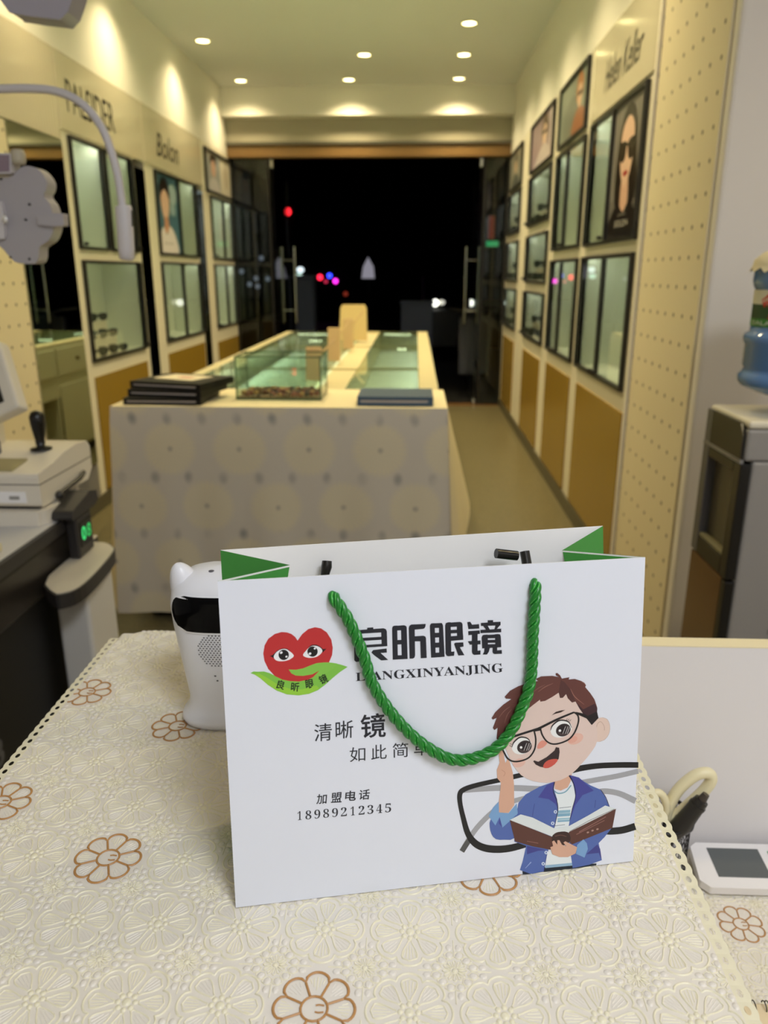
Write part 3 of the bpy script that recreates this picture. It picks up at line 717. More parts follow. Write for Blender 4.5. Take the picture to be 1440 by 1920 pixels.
mk('adjusting_knob', MB().lathe((kn.x, kn.y, kn.z-0.018), [(0.0, 0), (0.016, 0.002), (0.019, 0.012), (0.019, 0.028), (0.014, 0.038), (0, 0.040)], mat('ivory_knob', (190, 182, 160), 0.5), 18), ph)
plate([crp(x, y, 0, 260, 5.54) for x, y in [(-120, 640), (10, 650), (32, 760), (48, 1040), (-120, 1040)]], RY-0.014, 0.016, EQW, 'lens_dial', ph)
sc_ = MB()
for x, y in [(308, 683), (270, 843), (308, 1250), (112, 1232), (12, 418)]:
    p = ony(*crp(x, y, 0, 260, 5.54), RY); sc_.tube([p, p-Vector((0, 0.003, 0))], 0.0032, EQD, 10)
mk('screws', sc_, ph)
gl = ony(*crp(52, 835, 0, 260, 5.54), RY-0.02); mk('lens_window', MB().sphere(gl, 0.009, mat('lens_bright', (240, 240, 240), 0.05, metal=0.6), 12, 8, 0.8, 0.4, 1.2), ph)
mk('phoropter_arm', MB().tube([(-1.52, 2.62, 1.66), (-1.30, 2.30, 1.66), (-1.14, 2.205, 1.62)], 0.02, EQW, 14), rs)
lh = plate([(-70, -90), (150, -90), (141, -20), (135, 0), (127, 22), (113, 37), (60, 31), (18, 24), (-10, -14)], 2.02, 0.07, mat('lamp_head_grey', (168, 164, 176), 0.4), 'lamp_head', rs, 0.01)
mk('lamp_arm', MB().tube([(-1.52, 2.62, 2.2), (-1.2, 2.3, 2.2), (-0.95, 2.12, 2.14)], 0.016, EQW, 12), rs)

# ------------------------------------------------------------------ instrument table with autorefractor
TX, TZ = -0.965, 0.75
tb = thing('instrument_table', 'black edged instrument table at the left, under the white autorefractor', 'table', (-1.3, 1.75, 0))
def tpoly(i):
    r = 0.13; return [(-1.75, 1.0+i), (TX-i, 1.0+i)]+[(TX-r+(r-i)*cos(a*pi/16), 2.24-r+(r-i)*sin(a*pi/16)) for a in range(9)]+[(-1.75, 2.24-i)]
mk('tabletop', MB().prism(tpoly(0.012), lambda u, v, w: (u, v, TZ-0.002+w), 0.002, mat('table_grey', (196, 196, 198), 0.35)).prism(tpoly(0.0), lambda u, v, w: (u, v, TZ-0.036+w), 0.0338, EQD), tb)
mk('side_beam', MB().box(-1.70, TX-0.014, 1.05, 2.04, 0.575, TZ-0.044, mat('beam_dark', (40, 36, 33), 0.35)), tb, bevel=0.01)
bp = mk('base_panel', MB().box(-1.68, TX-0.03, 1.05, 2.02, 0.0, 0.574, mat('panel_black', (10, 10, 11), 0.5)), tb, bevel=0.008)
t = MB(); pa = onx(-30, 1388, TX-0.029); pb = onx(27, 1432, TX-0.029)
put_text(t, '68', lambda u, v: (TX-0.0292, 1.47+0.115*u, 0.255+0.075*v), mat('grey_print', (90, 90, 92), 0.5), 0.02)
mk('lettering', t, bp)
# control box with green display on the table edge
cb = thing('control_box', 'black control box with two green lights on the edge of the instrument table', 'control box', (-0.94, 2.09, 0.64))
bx0, bx1 = TX+0.002, TX+0.034
mk('housing', MB().box(bx0, bx1, 1.985, 2.085, 0.635, 0.752, EQD), cb, bevel=0.006)
mk('padded_top', MB().prism([(1.958, 0.7545), (1.966, 0.778), (2.085, 0.806), (2.135, 0.795), (2.14, 0.765), (2.11, 0.7545)], lambda u, v, w: (TX-0.028+w, u, v), 0.064, EQD), cb, bevel=0.008)
mk('display_panel', MB().box(bx1+0.0002, bx1+0.002, 2.00, 2.075, 0.665, 0.735, mat('display_black', (6, 8, 6), 0.2)), cb)
for y, st in ((2.020, 5.0), (2.054, 1.6)):
    gm = mat('green_light_%d' % int(st), (60, 220, 120), 0.4, emit=(0.04, 0.8, 0.22), es=st*0.12)
    d = MB(); fn = lambda u, v: (bx1+0.0023, y-0.014+0.028*u, 0.680+0.040*v); put_text(d, '8' if st < 2 else '0', fn, gm, 0.03); mk('green_digit', d, cb)
# white autorefractor
ar = thing('autorefractor', 'white autorefractor with black joystick and tilted screen on the instrument table', 'optical instrument', (-1.22, 2.1, TZ+0.0006))
ARW = mat('instrument_white', (224, 218, 206), 0.4); z0 = TZ+0.0006
mk('base', MB().prism(cat_closed([(-1.50, 1.92), (-1.06, 1.92), (-1.0, 1.935), (-0.985, 1.99), (-0.988, 2.12), (-1.01, 2.18), (-1.06, 2.21), (-1.50, 2.22)], 5), lambda u, v, w: (u, v, z0+w), 0.040, ARW), ar, bevel=0.005)
mk('base_seam', MB().box(-1.49, -1.012, 1.95, 2.19, z0+0.040, z0+0.046, EQD), ar)
bod = [(1.945, z0+0.0462), (2.25, z0+0.0462), (2.285, z0+0.075), (2.285, z0+0.145), (2.265, z0+0.163), (2.20, z0+0.168), (2.12, z0+0.163), (2.04, z0+0.148), (1.945, z0+0.138)]
mk('body', MB().prism(bod, lambda u, v, w: (-1.50+w, u, v), 0.50, ARW), ar, bevel=0.010, seg=3)
mk('body_seam', MB().box(-1.495, -0.9992, 1.9442, 2.2858, z0+0.108, z0+0.111, mat('seam_grey', (120, 114, 104), 0.5)), ar)
mk('socket_plate', MB().box(-1.20, -1.04, 1.9425, 1.9448, z0+0.058, z0+0.090, mat('socket_white', (244, 244, 248), 0.4)), ar, bevel=0.001)
mk('socket', MB().box(-1.085, -1.058, 1.9405, 1.9424, z0+0.069, z0+0.078, mat('socket_grey', (150, 150, 150), 0.5)), ar)
mk('side_lever', MB().tube([(-0.994, 2.03, z0+0.058), (-0.988, 2.05, z0+0.062), (-0.986, 2.16, z0+0.072), (-0.99, 2.20, z0+0.080)], 0.007, EQD, 10).sphere((-0.989, 2.03, z0+0.058), 0.012, EQD, 12, 8), ar)
js = Vector((-1.075, 2.13, z0+0.165))
mk('joystick', MB().lathe(js, [(0.030, 0.0), (0.030, 0.004), (0.012, 0.008), (0.014, 0.03), (0.021, 0.075), (0.022, 0.095), (0.016, 0.108), (0.008, 0.112), (0.0, 0.113)], mat('joystick_black', (16, 16, 16), 0.2), 20), ar)
mk('button_panel', MB().hexa([(-1.30, 1.965, z0+0.137), (-1.08, 1.965, z0+0.137), (-1.08, 2.055, z0+0.150), (-1.30, 2.055, z0+0.150)], [(-1.30, 1.965, z0+0.1425), (-1.08, 1.965, z0+0.1425), (-1.08, 2.055, z0+0.1555), (-1.30, 2.055, z0+0.1555)], mat('button_olive', (156, 148, 110), 0.5)), ar)
mk('grey_knob', MB().box(-1.20, -1.18, 2.09, 2.11, z0+0.15, z0+0.195, mat('knob_slate', (86, 88, 98), 0.4)), ar, bevel=0.003)
sc = MB(); M = Matrix.Translation((-1.245, 2.12, z0+0.325)) @ Matrix.Rotation(radians(-24), 4, 'Y') @ Matrix.Rotation(radians(-24), 4, 'X')
sm_ = mk('screen_housing', MB().box(-0.16, 0.135, -0.02, 0.03, -0.105, 0.105, ARW).xf(M), ar, bevel=0.010)
mk('screen', MB().box(-0.135, 0.098, -0.0225, -0.0203, -0.072, 0.085, mat('screen_black', (14, 14, 16), 0.12)).xf(M), sm_)
mk('neck', MB().box(-1.40, -1.22, 2.10, 2.22, z0+0.165, z0+0.30, ARW), ar, bevel=0.01)
# small cream box on the table by the lower left corner of the view
mk('lens_box', MB().box(-1.12, -1.005, 1.62, 1.735, TZ+0.0006, TZ+0.022, mat('ivory_box', (222, 212, 176), 0.5)), bevel=0.004, label='flat ivory box on the instrument table at the left edge', cat='box')

# white lift column with a rounded shelf
lc = thing('lift_stand', 'white square lift stand with round cornered black edged shelf beside the instrument table', 'stand', (-0.93, 1.94, 0))
pts = [onz(x, y, 0.632) for x, y in [(98, 1112), (120, 1113), (150, 1101), (182, 1072), (213, 1034), (212, 1024), (196, 1016), (150, 1012)]]
poly = [(p.x, p.y) for p in pts]+[(-0.970, 2.20), (-0.970, 1.86)]
mk('shelf', MB().prism(cat_closed(poly, 3), lambda u, v, w: (u, v, 0.592+w), 0.038, EQD), lc, bevel=0.003)
c0 = (sum(p[0] for p in poly)/len(poly), sum(p[1] for p in poly)/len(poly))
mk('shelf_top', MB().prism(cat_closed([(c0[0]+(p[0]-c0[0])*0.94, c0[1]+(p[1]-c0[1])*0.965) for p in poly], 3), lambda u, v, w: (u, v, 0.6302+w), 0.002, mat('shelf_beige', (198, 192, 180), 0.4)), lc)
mk('shaft', MB().box(-0.968, -0.876, 1.88, 2.06, 0.0, 0.5915, mat('column_white', (216, 214, 210), 0.35)), lc, bevel=0.012, seg=3)

# ------------------------------------------------------------------ water dispenser and bottle at the right
DX, DY0, DY1 = 0.85, 1.965, 2.235
GREY = mat('dispenser_grey', (150, 146, 142), 0.45); DBLK = mat('dispenser_black', (22, 20, 18), 0.25); SLV = mat('dispenser_slate', (92, 90, 92), 0.35)
wd = thing('water_dispenser', 'grey and black water dispenser standing against the white wall at the right', 'water dispenser', (1.0, 2.1, 0))
mk('body', MB().box(DX+0.024, 1.17, DY0, DY1, 0.0, 0.936, GREY).box(DX+0.002, 1.17, DY0, DY1, 0.9362, 1.02, GREY), wd, bevel=0.008)
mk('top_cap', MB().box(DX+0.002, 1.17, DY0, DY1, 1.0205, 1.042, mat('cap_ivory', (226, 218, 196), 0.35)), wd, bevel=0.009, seg=3)
mk('control_panel', MB().prism([(DY0+0.01, 0.94), (DY1-0.045, 0.94), (DY1-0.045, 1.032), (DY0+0.035, 1.032), (DY0+0.01, 1.005)], lambda u, v, w: (DX+0.0015-w, u, v), 0.008, DBLK).box(DX-0.0065, DX+0.0015, DY1-0.0448, DY1-0.004, 0.94, 1.032, SLV), wd, bevel=0.002)
mk('chrome_band', MB().box(DX-0.008, DX+0.0015, DY0+0.004, DY1-0.004, 0.930, 0.9395, mat('band_grey', (130, 128, 126), 0.3)), wd)
dd = mk('dispensing_bay', MB().box(DX-0.006, DX+0.022, DY0+0.0, DY0+0.045, 0.608, 0.929, DBLK).box(DX-0.006, DX+0.022, DY1-0.045, DY1-0.0, 0.608, 0.929, SLV).box(DX-0.006, DX+0.022, DY0+0.045, DY1-0.045, 0.608, 0.66, DBLK).box(DX-0.006, DX+0.022, DY0+0.045, DY1-0.045, 0.90, 0.929, DBLK), wd, bevel=0.003)
mk('bay_back', MB().box(DX+0.019, DX+0.022, DY0+0.045, DY1-0.045, 0.66, 0.90, mat('bay_olive', (84, 78, 62), 0.3)), dd)
mk('drip_tray', MB().box(DX-0.004, DX+0.018, DY0+0.05, DY1-0.05, 0.661, 0.672, mat('tray_olive', (128, 122, 92), 0.4)), dd, bevel=0.002)
mk('lower_door', MB().box(DX-0.004, DX+0.022, DY0+0.03, DY1-0.002, 0.03, 0.602, mat('door_bronze', (104, 74, 46), 0.15)).box(DX-0.004, DX+0.022, DY0, DY0+0.0298, 0.0, 0.602, DBLK), wd, bevel=0.003)
lv = MB()
for k in range(10): lv.box(DX+0.13, 1.12, DY0-0.004, DY0-0.0005, 0.36+k*0.030, 0.374+k*0.030, mat('louver_grey', (128, 124, 120), 0.5))
mk('louvers', lv, wd)
mk('rating_plate', MB().box(DX+0.062, DX+0.12, DY0-0.002, DY0-0.0005, 0.952, 0.985, mat('plate_pale', (190, 188, 184), 0.5)), wd)
BC = Vector((1.02, 2.10, 1.0425)); BR = 0.150
wb = thing('water_bottle', 'upturned blue water bottle with green label on the dispenser', 'water bottle', BC, None)
BLUE = mat('bottle_blue', (92, 134, 190), 0.12, coat=0.3)
prof = [(0.030, 0.0), (0.030, 0.03), (0.045, 0.036), (0.10, 0.052), (0.142, 0.070), (0.150, 0.082), (0.150, 0.098), (0.143, 0.105), (0.139, 0.112), (0.139, 0.118), (0.143, 0.124), (0.143, 0.178), (0.147, 0.184), (0.149, 0.196), (0.146, 0.206), (0.136, 0.212), (0.134, 0.225), (0.134, 0.318), (0.139, 0.325), (0.143, 0.340), (0.142, 0.365), (0.128, 0.388), (0.09, 0.400), (0.0, 0.403)]
mk('bottle', MB().lathe(BC, prof, BLUE, 48), wb)
tocam = Vector((-BC.x, -BC.y, 0)).normalized(); left = Vector((-tocam.y*-1, tocam.x*-1, 0)); left = Vector((tocam.y, -tocam.x, 0))
if left.x > 0: left = -left
def onb(th, z, r): d = left*cos(th)+tocam*sin(th); return Vector((BC.x, BC.y, 0))+d*r+Vector((0, 0, BC.z+z))
def wrap(mb, t0, t1, z0, z1, r, m, n=24):
    vs = [onb(t0+(t1-t0)*i/n, z, r) for z in (z0, z1) for i in range(n+1)]
    mb.add(vs, [(i, i+1, n+2+i, n+1+i) for i in range(n)], m, True)
lbm = MB(); wrap(lbm, 0.05, 3.0, 0.226, 0.246, 0.1352, mat('label_green', (54, 132, 44), 0.5)); wrap(lbm, 0.05, 3.0, 0.246, 0.318, 0.1351, mat('label_dark_green', (26, 70, 30), 0.5)); wrap(lbm, 0.05, 1.15, 0.282, 0.318, 0.1355, mat('label_cream', (224, 220, 196), 0.5))
REDL = mat('label_red', (206, 52, 40), 0.5)
put_text(lbm, '金', lambda u, v: onb(0.62+0.32*u, 0.272+0.036*v, 0.136), REDL, 0.03)
put_text(lbm, '泉', lambda u, v: onb(0.84+0.26*u, 0.246+0.026*v, 0.136), REDL, 0.03)
put_text(lbm, 'DALAN', lambda u, v: onb(0.35+0.75*u, 0.231+0.010*v, 0.136), mat('label_white', (230, 236, 220), 0.5))
mk('label_wrap', lbm, wb, label='green label with red characters')
cv = MB(); n = 32
for i in range(n):
    pass
cvp = [(0.0, 0.432), (0.05, 0.430), (0.09, 0.424), (0.125, 0.410), (0.145, 0.392), (0.148, 0.376)]
cv.lathe(BC, cvp[::-1], mat('cover_lace', (232, 220, 186), 0.8), 40, cap=False)
fr = [(0.148, 0.376), (0.156, 0.366)]
vs = []
for i in range(80):
    a = 2*pi*i/80; k = 0.5+0.5*cos(a*20)
    vs.append((BC.x+0.148*cos(a), BC.y+0.148*sin(a), BC.z+0.376)); vs.append((BC.x+(0.150+0.006*k)*cos(a), BC.y+(0.150+0.006*k)*sin(a), BC.z+0.372-0.012*k))
cv.add(vs, [(2*i, 2*((i+1) % 80), 2*((i+1) % 80)+1, 2*i+1) for i in range(80)], mat('cover_lace'), True)
mk('dust_cover', cv, label='cream lace edged dust cover on top of the water bottle', cat='cover')
# ------------------------------------------------------------------ reception counter, lower desk, partition
LAM = mat('counter_laminate', (226, 220, 208), 0.4)
rc = thing('reception_counter', 'raised reception counter under the embossed daisy cloth in the foreground', 'counter', (-0.09, 0.5, 0))
mk('counter_top', MB().box(-0.415, 0.236, 0.02, 0.985, 0.878, ZT-0.0030, LAM), rc, bevel=0.004)
mk('counter_body', MB().box(-0.385, 0.225, 0.05, 0.965, 0.0, 0.8775, LAM), rc)
dk = thing('lower_desk', 'lower desk to the right of the raised counter, under its own daisy cloth', 'desk', (0.6, 0.55, 0))
mk('desk_top', MB().box(0.244, 1.0, 0.02, 0.953, 0.555, ZD-0.0030, LAM), dk, bevel=0.003)
mk('desk_side', MB().box(0.95, 0.98, 0.05, 0.94, 0, 0.5545, LAM).box(0.26, 0.29, 0.05, 0.94, 0, 0.5545, LAM), dk)
pn = thing('desk_partition', 'white partition panel with cream top edge behind the lower desk', 'partition', (0.62, 0.965, 0))
mk('panel', MB().box(0.244, 1.0, 0.956, 0.976, 0.0, 0.9165, mat('partition_white', (226, 222, 222), 0.5)), pn)
mk('edge_band', MB().box(0.243, 1.002, 0.9555, 0.9800, 0.9167, 0.9185, mat('partition_cream', (240, 226, 186), 0.45)), pn)

# ------------------------------------------------------------------ embossed daisy cloths
CB = mat('cloth_base', (226, 219, 208), 0.40); CR = mat('cloth_ridge', (230, 223, 196), 0.36); CO = mat('cloth_orange', (180, 132, 78), 0.45)
def daisy_cloth(name, label, x0, x1, y0, y1, z, ox, oy, orange, lace, corner=None, px=0.0662, py=0.0685, rots={}):
    mb = MB(); zb = z-0.0012
    def inside(x, y):
        if not (x0 < x < x1 and y0 < y < y1): return False
        if corner:
            cx, cy, r = corner
            if x < cx+r and y > cy-r and hypot(x-(cx+r), y-(cy-r)) > r: return False
        return True
    def ridge(pts, w, h, m, closed=True, zz=zb):
        n = len(pts)
        idx = range(n if closed else n-1)
        L = []
        for i in range(n):
            a = pts[i-1] if (closed or i) else pts[0]; c = pts[(i+1) % n] if (closed or i < n-1) else pts[n-1]
            tx, ty = c[0]-a[0], c[1]-a[1]; l = hypot(tx, ty) or 1
            L.append((-ty/l*w/2, tx/l*w/2))
        vs = []
        for (x, y), (nx, ny) in zip(pts, L): vs += [(x+nx, y+ny, zz), (x+nx*0.35, y+ny*0.35, zz+h), (x-nx*0.35, y-ny*0.35, zz+h), (x-nx, y-ny, zz)]
        fs = []
        for i in idx:
            j = (i+1) % n
            if inside(*pts[i]) and inside(*pts[j]):
                fs += [(4*i+k, 4*i+k+1, 4*j+k+1, 4*j+k) for k in range(3)]
        if fs: mb.add(vs, [f[::-1] for f in fs], m, True)
    def dome(x, y, rx, ry, h, m, a0=0.0, seg=8):
        if not inside(x, y): return
        vs = []
        for r, hh in ((1.0, 0.0), (0.8, 0.75), (0.35, 1.0)):
            for k in range(seg):
                a = 2*pi*k/seg; u, v = rx*r*cos(a), ry*r*sin(a)
                vs.append((x+u*cos(a0)-v*sin(a0), y+u*sin(a0)+v*cos(a0), zb+h*hh))
        fs = [(i*seg+k, i*seg+(k+1) % seg, (i+1)*seg+(k+1) % seg, (i+1)*seg+k) for i in range(2) for k in range(seg)]+[tuple(range(2*seg, 3*seg))]
        mb.add(vs, fs, m, True)
    # ground sheet
    base = []
    if corner:
        cx, cy, r = corner
        base = [(cx+r-r*cos(a*pi/20), cy-r+r*sin(a*pi/20)) for a in range(11)]+[(x1, y1), (x1, y0), (x0, y0)]
    else: base = [(x0, y1), (x1, y1), (x1, y0), (x0, y0)]
    mb.prism(base, lambda u, v, w: (u, v, z-0.0026+w), 0.0014, CB)
    i0, i1 = int((x0-ox)/px)-1, int((x1-ox)/px)+1; j0, j1 = int((y0-oy)/py)-1, int((y1-oy)/py)+1
    for i in range(i0, i1+1):
        for j in range(j0, j1+1):
            cx_, cy_ = ox+i*px, oy+j*py; org = (i, j) in orange; rt = rots.get((i, j), 0.0)
            def lobes(r0, dr, n=10):
                out = []
                for k in range(8):
                    for q in range(n):
                        ph = (-22.5+45*q/n); r = r0+dr*sqrt(max(0, cos(radians(ph*4))))
                        a = radians(45*k+ph)+rt; out.append((cx_+r*cos(a), cy_+r*sin(a)*1.02))
                return out
            if org:
                ridge(lobes(0.0218, 0.0068), 0.0022, 0.0009, CO, True, zb+0.0003)
                ridge([(cx_+0.0095*cos(a*pi/10), cy_+0.0095*sin(a*pi/10)) for a in range(20)], 0.0019, 0.0009, CO, True, zb+0.0003)
                for k in range(8):
                    a = radians(45*k+22.5)+rt; ridge([(cx_+r*cos(a), cy_+r*sin(a)) for r in (0.0095, 0.0155, 0.0218)], 0.0019, 0.0009, CO, False, zb+0.0003)
                for (u, v, w) in ((0.001, 0.0025, 0.006), (0.001, -0.0025, 0.006)):
                    ridge([(cx_+u, cy_+v), (cx_+u+w*0.4, cy_+v*1.2), (cx_+u+w, cy_+v)], 0.0011, 0.0008, CO, False, zb+0.0003)
            else:
                ridge(lobes(0.0252, 0.0052), 0.0017, 0.0009, CR)
                for k in range(8):
                    a = 2*pi*k/8; dome(cx_+0.0062*cos(a), cy_+0.0062*sin(a), 0.0022, 0.0022, 0.0011, CR, 0, 6)
                dome(cx_, cy_, 0.0034, 0.0034, 0.0012, CR, 0, 8)
            for k in range(8):
                a = radians(45*k)+rt; ca, sa = cos(a), sin(a); pts = []
                R0, R1, WW = (0.0105, 0.0270, 0.0066) if org else (0.0090, 0.0268, 0.0084)
                for q in range(9):
                    t = q/8; pts.append((t, WW*t**0.75*sqrt(max(0, 1-t**5)) if t > 0 else 0.0012))
                up = [(R0+(R1-R0)*t, w) for t, w in pts]; loop = up+[(r, -w) for r, w in up[::-1][1:]]
                if not org: ridge([(cx_+r*ca-w*sa, cy_+r*sa+w*ca) for r, w in loop], 0.0011, 0.0008, CR)
                for q in (-2, -1, 0, 1, 2):
                    w = q*0.0024; ra = R0+0.004+abs(q)*0.0025; rb = R1-0.0016-abs(q)*0.0009
                    ridge([(cx_+ra*ca-w*0.8*sa, cy_+ra*sa+w*0.8*ca), (cx_+rb*ca-w*1.1*sa, cy_+rb*sa+w*1.1*ca)], 0.0008, 0.00035, CB if (k % 2) else CR, False)
            # small daisy and pebbles in the corner between four flowers
            sx, sy = cx_+px/2, cy_+py/2
            for k in range(12):
                a = 2*pi*k/12; ridge([(sx+r*cos(a)-w*sin(a), sy+r*sin(a)+w*cos(a)) for r, w in ((0.0030, 0.0003), (0.0075, 0.0013), (0.0090, 0.0), (0.0075, -0.0013), (0.0030, -0.0003))], 0.0006, 0.0007, CR)
            dome(sx, sy, 0.0022, 0.0022, 0.0011, CR)
            for k in range(12):
                a = 2*pi*(k+0.5)/12; d = 0.0140
                if abs(sin(2*a)) > 0.93: d = 0.0128
                dome(sx+d*cos(a), sy+d*sin(a), 0.0034, 0.0027, 0.0010, CB, a)
                ridge([(sx+d*cos(a)+0.0040*cos(a+b_)*1.0, sy+d*sin(a)+0.0034*sin(a+b_)) for b_ in (0, pi/3, 2*pi/3, pi, 4*pi/3, 5*pi/3)], 0.0006, 0.0006, CR)
            for (ux, uy) in ((1, 0), (-1, 0), (0, 1), (0, -1)):
                for e in (-1, 1):
                    dome(sx+ux*0.0205+uy*e*0.0036, sy+uy*0.0205+ux*e*0.0036, 0.0031, 0.0025, 0.0010, CB, atan2(uy, ux))
                ridge([(sx+ux*0.0165, sy+uy*0.0165), (sx+ux*0.027, sy+uy*0.027)], 0.0008, 0.0007, CR, False)
    # punched lace edges
    for (xe, sg) in lace:
        y = y0; st = 0.0135; rr_ = random.Random(5)
        yend = y1-(corner[2]*0.8 if (corner and sg < 0) else 0)
        while y < yend:
            n = 16; vs = []
            for k in range(n):
                a = 2*pi*k/n
                vs.append((xe+sg*(0.0052+0.0022*cos(a)), y+st/2+0.0036*sin(a), zb-0.0006))
            for k in range(n):
                a = 2*pi*k/n; c_, s_ = cos(a), sin(a); q = max(abs(c_), abs(s_)); u, v = c_/q, s_/q
                ex = 0.0054+0.0054*u
                if u > 0.9: ex += 0.0014*cos(v*pi/2)
                vs.append((xe+sg*ex, y+st/2+st/2*v, zb-0.0009))
            mb.add(vs, [(k, (k+1) % n, n+(k+1) % n, n+k)[::(1 if sg < 0 else -1)] for k in range(n)], CR, True)
            def always(*_): return True
            y += st
    o = mk(name, mb, label=label, cat='tablecloth')
    return o
daisy_cloth('tablecloth', 'embossed cream daisy tablecloth with lace edge on the raised counter', -0.412, 0.2315, 0.10, 0.988, ZT, -0.065, 0.406,
            {(0, 0), (-3, 2), (-5, 3), (2, 2), (-3, 5), (-5, 6), (0, 6), (3, 7), (-5, -2), (3, -2)}, [(-0.412, -1), (0.2315, 1)], corner=(-0.412, 0.988, 0.045))
daisy_cloth('tablecloth', 'embossed daisy cloth on the lower desk at the right, under the white device', 0.247, 0.985, 0.10, 0.952, ZD, 0.434, 0.816,
            {(0, 0), (3, 2), (4, -1)}, [], rots={(0, 0): radians(14)})
# ------------------------------------------------------------------ paper carrier bag
BL, BRt, TRt, TL = Vector((-0.1391, 0.4913, 0.9121)), Vector((0.1947, 0.5560, 0.9121)), Vector((0.1885, 0.5917, 1.1803)), Vector((-0.1453, 0.5269, 1.1806))
BN = (BRt-BL).cross(TL-BL).normalized()
if BN.y > 0: BN = -BN
def bagpt(px, py, lift=0.0):
    d = ray(px, py); t = (BL-CAM).dot(BN)/d.dot(BN); return CAM+d*t+BN*lift
PAPER = mat('bag_paper', (228, 231, 241), 0.42); PIN = mat('bag_inside', (244, 242, 240), 0.6); GREEN = mat('bag_green', (62, 140, 58), 0.45)
bag = thing('paper_bag', 'white paper carrier bag with green cord handle, heart logo and cartoon boy', 'bag', (0.02, 0.57, ZT))
def sheet(a, b, c, d, th, m0, m1, into):
    a, b, c, d = map(Vector, (a, b, c, d)); n = (b-a).cross(d-a).normalized()
    if n.dot(Vector(into)) < 0: n = -n
    mb = MB(); q = [a, b, c, d]; w = [p+n*th for p in q]
    mb.quad(*q, m0); mb.quad(*w[::-1], m1)
    for i in range(4): mb.quad(q[i], w[i], w[(i+1) % 4], q[(i+1) % 4], PIN if m0 is PAPER else m0)
    return mb
mk('front_panel', sheet(BL, BRt, TRt, TL, 0.0008, PAPER, PIN, -BN), bag)
hn = Vector((-BN.x, -BN.y, 0)).normalized()
bBL, bBR = BL+hn*0.105, BRt+hn*0.105; bTL, bTR = Vector((-0.1590, 0.592, 1.1815)), Vector((0.1718, 0.669, 1.1815))
mk('back_panel', sheet(bBL, bBR, bTR, bTL, 0.0008, PAPER, PIN, BN), bag)
fTL, fTR = Vector((-0.0970, 0.564, 1.1800)), Vector((0.1245, 0.6065, 1.1800))
fBL, fBR = (BL+bBL)/2, (BRt+bBR)/2
gl_ = Vector((1, 0.2, 0))
mk('side_gusset', sheet(BL-BN*0.001, fBL, fTL, TL-BN*0.001, 0.0006, GREEN, PIN, gl_), bag, label='green folded side gusset')
mk('side_gusset', sheet(fBL, bBL+BN*0.001, bTL+BN*0.001, fTL, 0.0006, GREEN, PIN, gl_), bag, label='green folded side gusset')
mk('side_gusset', sheet(BRt-BN*0.001, fBR, fTR, TRt-BN*0.001, 0.0006, GREEN, PIN, -gl_), bag, label='green folded side gusset')
mk('side_gusset', sheet(fBR, bBR+BN*0.001, bTR+BN*0.001, fTR, 0.0006, GREEN, PIN, -gl_), bag, label='green folded side gusset')
mk('bag_bottom', sheet(BL-BN*0.001, BRt-BN*0.001, bBR+BN*0.001, bBL+BN*0.001, 0.0008, PAPER, PIN, (0, 0, 1)), bag)

# twisted green cord
CG = mat('cord_green', (20, 118, 34), 0.35); CG2 = mat('cord_bright', (96, 204, 92), 0.3); CBK = mat('cord_tip', (22, 20, 18), 0.2)
def rope(path, name, label=None):
    P = cat_open(path, 14); n = len(P); s = [0.0]
    for i in range(1, n): s.append(s[-1]+(P[i]-P[i-1]).length)
    T = [(P[min(i+1, n-1)]-P[max(i-1, 0)]).normalized() for i in range(n)]
    mb = MB(); pitch = 0.027
    def helix(off, ro, r, m, seg):
        pts = []
        for i in range(n):
            a0 = BN; a = (a0-T[i]*a0.dot(T[i])).normalized(); b = T[i].cross(a); ph = 2*pi*s[i]/pitch+off
            pts.append(P[i]+(a*cos(ph)+b*sin(ph))*ro)
        mb.tube(pts, r, m, seg)
    for k in range(3):
        helix(2*pi*k/3, 0.0024, 0.0026, CG, 10)
        for e in (-0.62, -0.2, 0.2, 0.62): helix(2*pi*k/3+e, 0.0046-0.0007*abs(e)/0.62, 0.00045, CG2 if abs(e) > 0.5 else CG, 5)  # lighter threads paint highlights along the strand edges
    mk(name, mb, bag, label=label)
cp = [(626, 1120), (640, 1140), (654, 1163), (671, 1202), (683, 1234), (694, 1272), (715, 1309), (744, 1347), (775, 1378), (806, 1401), (838, 1417), (868, 1420), (903, 1411), (930, 1395), (951, 1371), (966, 1344), (977, 1318), (987, 1290), (993, 1250), (995, 1190), (998, 1142), (1002, 1098)]
pth = [bagpt(626, 1119, -0.010)]+[bagpt(x, y, 0.0048 if 0 < i < len(cp)-1 else 0.002) for i, (x, y) in enumerate(cp)]+[bagpt(1002, 1096, -0.010)]
rope(pth, 'handle_cord', 'twisted green handle cord')
back = [bBL+(bTL-bBL)*0.83+(bBR-bBL)*u for u in (0.26, 0.74)]
bp_ = [back[0]+BN*0.008, back[0]-BN*0.005]+[bBL+(bBR-bBL)*(0.26+0.48*t)+(bTL-bBL)*(0.83-0.42*sin(pi*t)**0.8)-BN*0.006 for t in [i/12 for i in range(1, 12)]]+[back[1]-BN*0.005, back[1]+BN*0.008]
rope(bp_, 'handle_cord', 'twisted green handle cord of the far side')
def backpt(px, py, lift):
    nb = (bBR-bBL).cross(bTL-bBL).normalized()
    if nb.y > 0: nb = -nb
    d = ray(px, py); t = (bBL-CAM).dot(nb)/d.dot(nb); return CAM+d*t+nb*lift
mk('cord_toggle', MB().tube([backpt(612, 1047, 0.006), backpt(611, 1056, 0.008), backpt(606, 1075, 0.010)], [0.0042, 0.0046, 0.0034], CBK, 14), bag, label='black cord toggle')
mk('cord_toggle', MB().tube([backpt(924, 1030, 0.010), backpt(964, 1036, 0.008)], 0.0043, CBK, 14), bag, label='black cord toggle')
